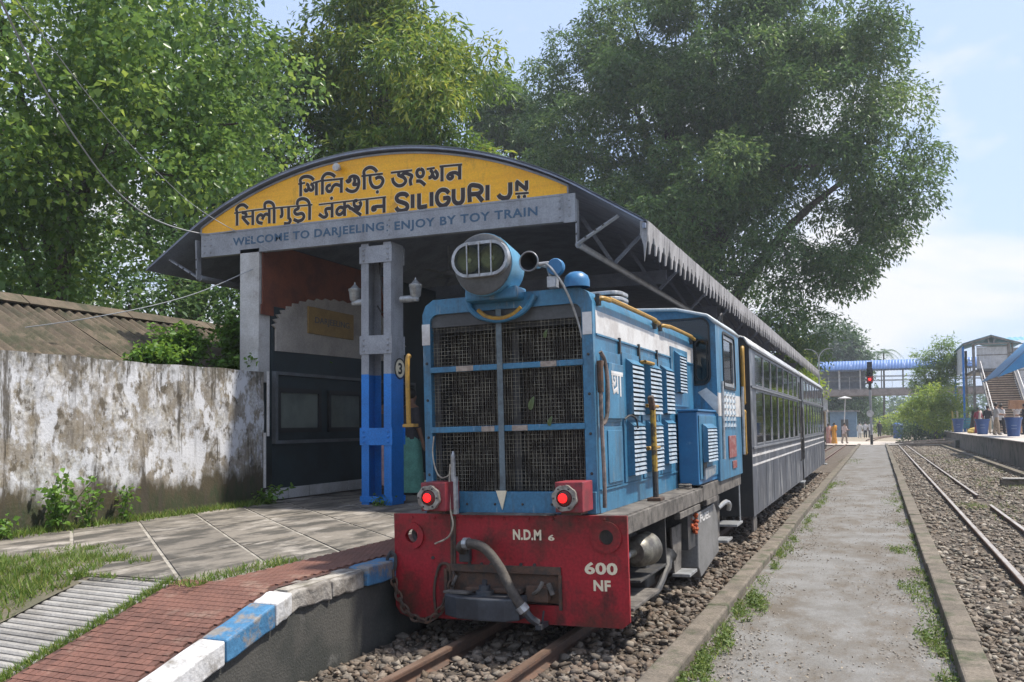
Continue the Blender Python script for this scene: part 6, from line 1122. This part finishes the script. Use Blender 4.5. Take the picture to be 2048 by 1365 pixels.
        for s in (-1, 1):
            q = s*stride; mb.tube([off+Vector((p_[0]*k, p_[1]*k+lean*p_[2]*k, p_[2]*k)) for p_ in ((s*.075, 0, .94), (s*.09, 0, .80), (s*.095, q*.6-.02, .48), (s*.095, q+.02, .07))], [.105*k, .11*k, .082*k, .07*k], 12)
        mb.build('trousers', ml, t, 0, True)
        mb = MB()
        for s in (-1, 1): mb.ball(off+Vector((s*.098*k, (s*stride-.05)*k, .045*k)), (.05*k, .12*k, .05*k), 10, 6)
        mb.build('shoes', m_dark, t, 0, True)
    if hair:
        mb = MB().ball(off+Vector((0, .005*k+lean*1.6*k, 1.645*k)), (.092*k, .105*k, .10*k), 14, 8)
        if style in ('saree', 'dress'): mb.ball(off+Vector((0, .11*k, 1.57*k)), .055*k, 8, 6)
        mb.build('hair', m_hair if hair is True else M('headcloth', hair, rough=.8), t, 0, True)
    t.rotation_euler.z = face; return t
G1, G2, G3 = 'passengers on the right platform', 'people near the end of the train', 'people on the platform beside the column'
person('person in grey shirt and khaki trousers reaching out beside the middle dustbin', 8.55, 48.6, .9, 1.7, 1.72, (.36, .35, .36), (.33, .26, .19), 'shirt', 'reach', .10, group=G1)
person('person in a black top facing left with outstretched arm by the nearest dustbin', 9.95, 48.9, .9, -1.6, 1.66, (.018, .018, .022), (.03, .04, .06), 'kurta', 'reach', .06, group=G1)
person('person in long pale lilac robe and cap at the right edge', 10.35, 47.6, .9, .3, 1.72, (.44, .43, .50), (.42, .41, .46), 'kurta', 'down', .08, (.5, .5, .5), group=G1)
person('person in a dark red dress standing left of the middle dustbin', 8.32, 55.5, .9, 2.9, 1.58, (.28, .04, .07), (.26, .035, .06), 'saree', 'down', 0, True, (.55, .45, .42), group=G1)
person('person with a black shoulder bag behind the person in red', 8.75, 54.6, .9, 2.6, 1.68, (.03, .03, .035), (.40, .33, .24), 'shirt', 'hold', .06, group=G1)
person('person in a white shirt behind the man in khaki trousers', 9.10, 51.3, .9, 2.2, 1.70, (.62, .60, .60), (.02, .02, .025), 'shirt', 'down', .12, group=G1)
person('person with a white head cloth behind the carton', 10.15, 53.4, .9, .2, 1.7, (.5, .48, .47), (.2, .2, .22), 'kurta', 'up', .05, (.60, .58, .56), group=G1)
person('person in pale blue at the far right edge of the platform', 11.1, 50.5, .9, .4, 1.7, (.35, .42, .52), (.12, .13, .16), 'shirt', 'down', .1, group=G1)
person('person in an orange saree beside the last coach', -.55, 66.5, 0, 2.6, 1.62, (.55, .24, .03), (.58, .26, .03), 'saree', 'hold', 0, True, (.62, .28, .03), group=G2)
person('person in pink next to the orange saree', -.98, 66.9, 0, 2.8, 1.55, (.50, .25, .22), (.46, .24, .21), 'saree', 'down', 0, True, (.5, .3, .27), group=G2)
person('person in black with pale sleeves close to the coach end', -1.45, 67.2, 0, 3.0, 1.62, (.03, .03, .035), (.025, .025, .03), 'dress', 'down', 0, group=G2)
person('person in pale pink shirt carrying a bag right of the orange saree', .12, 68.5, 0, 2.4, 1.62, (.56, .46, .44), (.32, .26, .22), 'shirt', 'reach', .18, group=G2)
person('leftmost of the three people in white under the footbridge', .75, 96, 0, 3.0, 1.68, (.60, .59, .58), (.55, .54, .53), 'kurta', 'down', .1, group=G2)
person('middle one of the three people in white, in dark trousers', 1.30, 97, 0, 3.1, 1.68, (.62, .60, .60), (.03, .03, .035), 'shirt', 'down', .16, group=G2)
person('person in white nearest the signal post under the footbridge', 1.82, 96, 0, 2.9, 1.72, (.60, .58, .58), (.05, .045, .05), 'shirt', 'down', .14, group=G2)
person('lone person in black walking right of the signal', 2.72, 104, 0, 3.1, 1.74, (.02, .02, .022), (.02, .02, .022), 'kurta', 'down', .14, group=G2)
person('person in a turquoise skirt half hidden between column and locomotive', -4.36, 6.3, .55, 2.7, 1.66, (.05, .045, .05), (.13, .34, .27), 'saree', 'down', 0, True, None, group=G3)
pp = person('person in a pale dress with dark spots behind the blue column', -5.12, 6.6, .55, 2.6, 1.55, (.05, .05, .06), (.62, .40, .40), 'dress', 'down', 0, True, None, group=G3)
mb = MB()
for i in range(60):
    a, zz = random.uniform(0, 6.28), random.uniform(.12, .9); r_ = .245-.06*zz; mb.ball((-5.12+r_*.93*math.cos(a), 6.6+r_*.86*math.sin(a), .55+zz*.91), (.022, .022, .03), 6, 4)
mb.build('spots', M('spot', (.04, .02, .025), rough=.8), pp)
# ------------------------------------------------------------ summer haze
hm = bpy.data.materials.new('haze'); hm.use_nodes = True; N = hm.node_tree.nodes; N.remove(N['Principled BSDF']); pv = N.new('ShaderNodeVolumePrincipled')
pv.inputs['Density'].default_value = .0009; pv.inputs['Color'].default_value = (.86, .92, 1, 1); pv.inputs['Anisotropy'].default_value = .3
hm.node_tree.links.new(pv.outputs[0], N['Material Output'].inputs['Volume'])
hz_ = MB().box(-160, 170, -40, 280, -1.2, 34).build('haze', hm); tag(hz_, 'thin pale summer haze filling the air', 'haze', None, 'stuff')
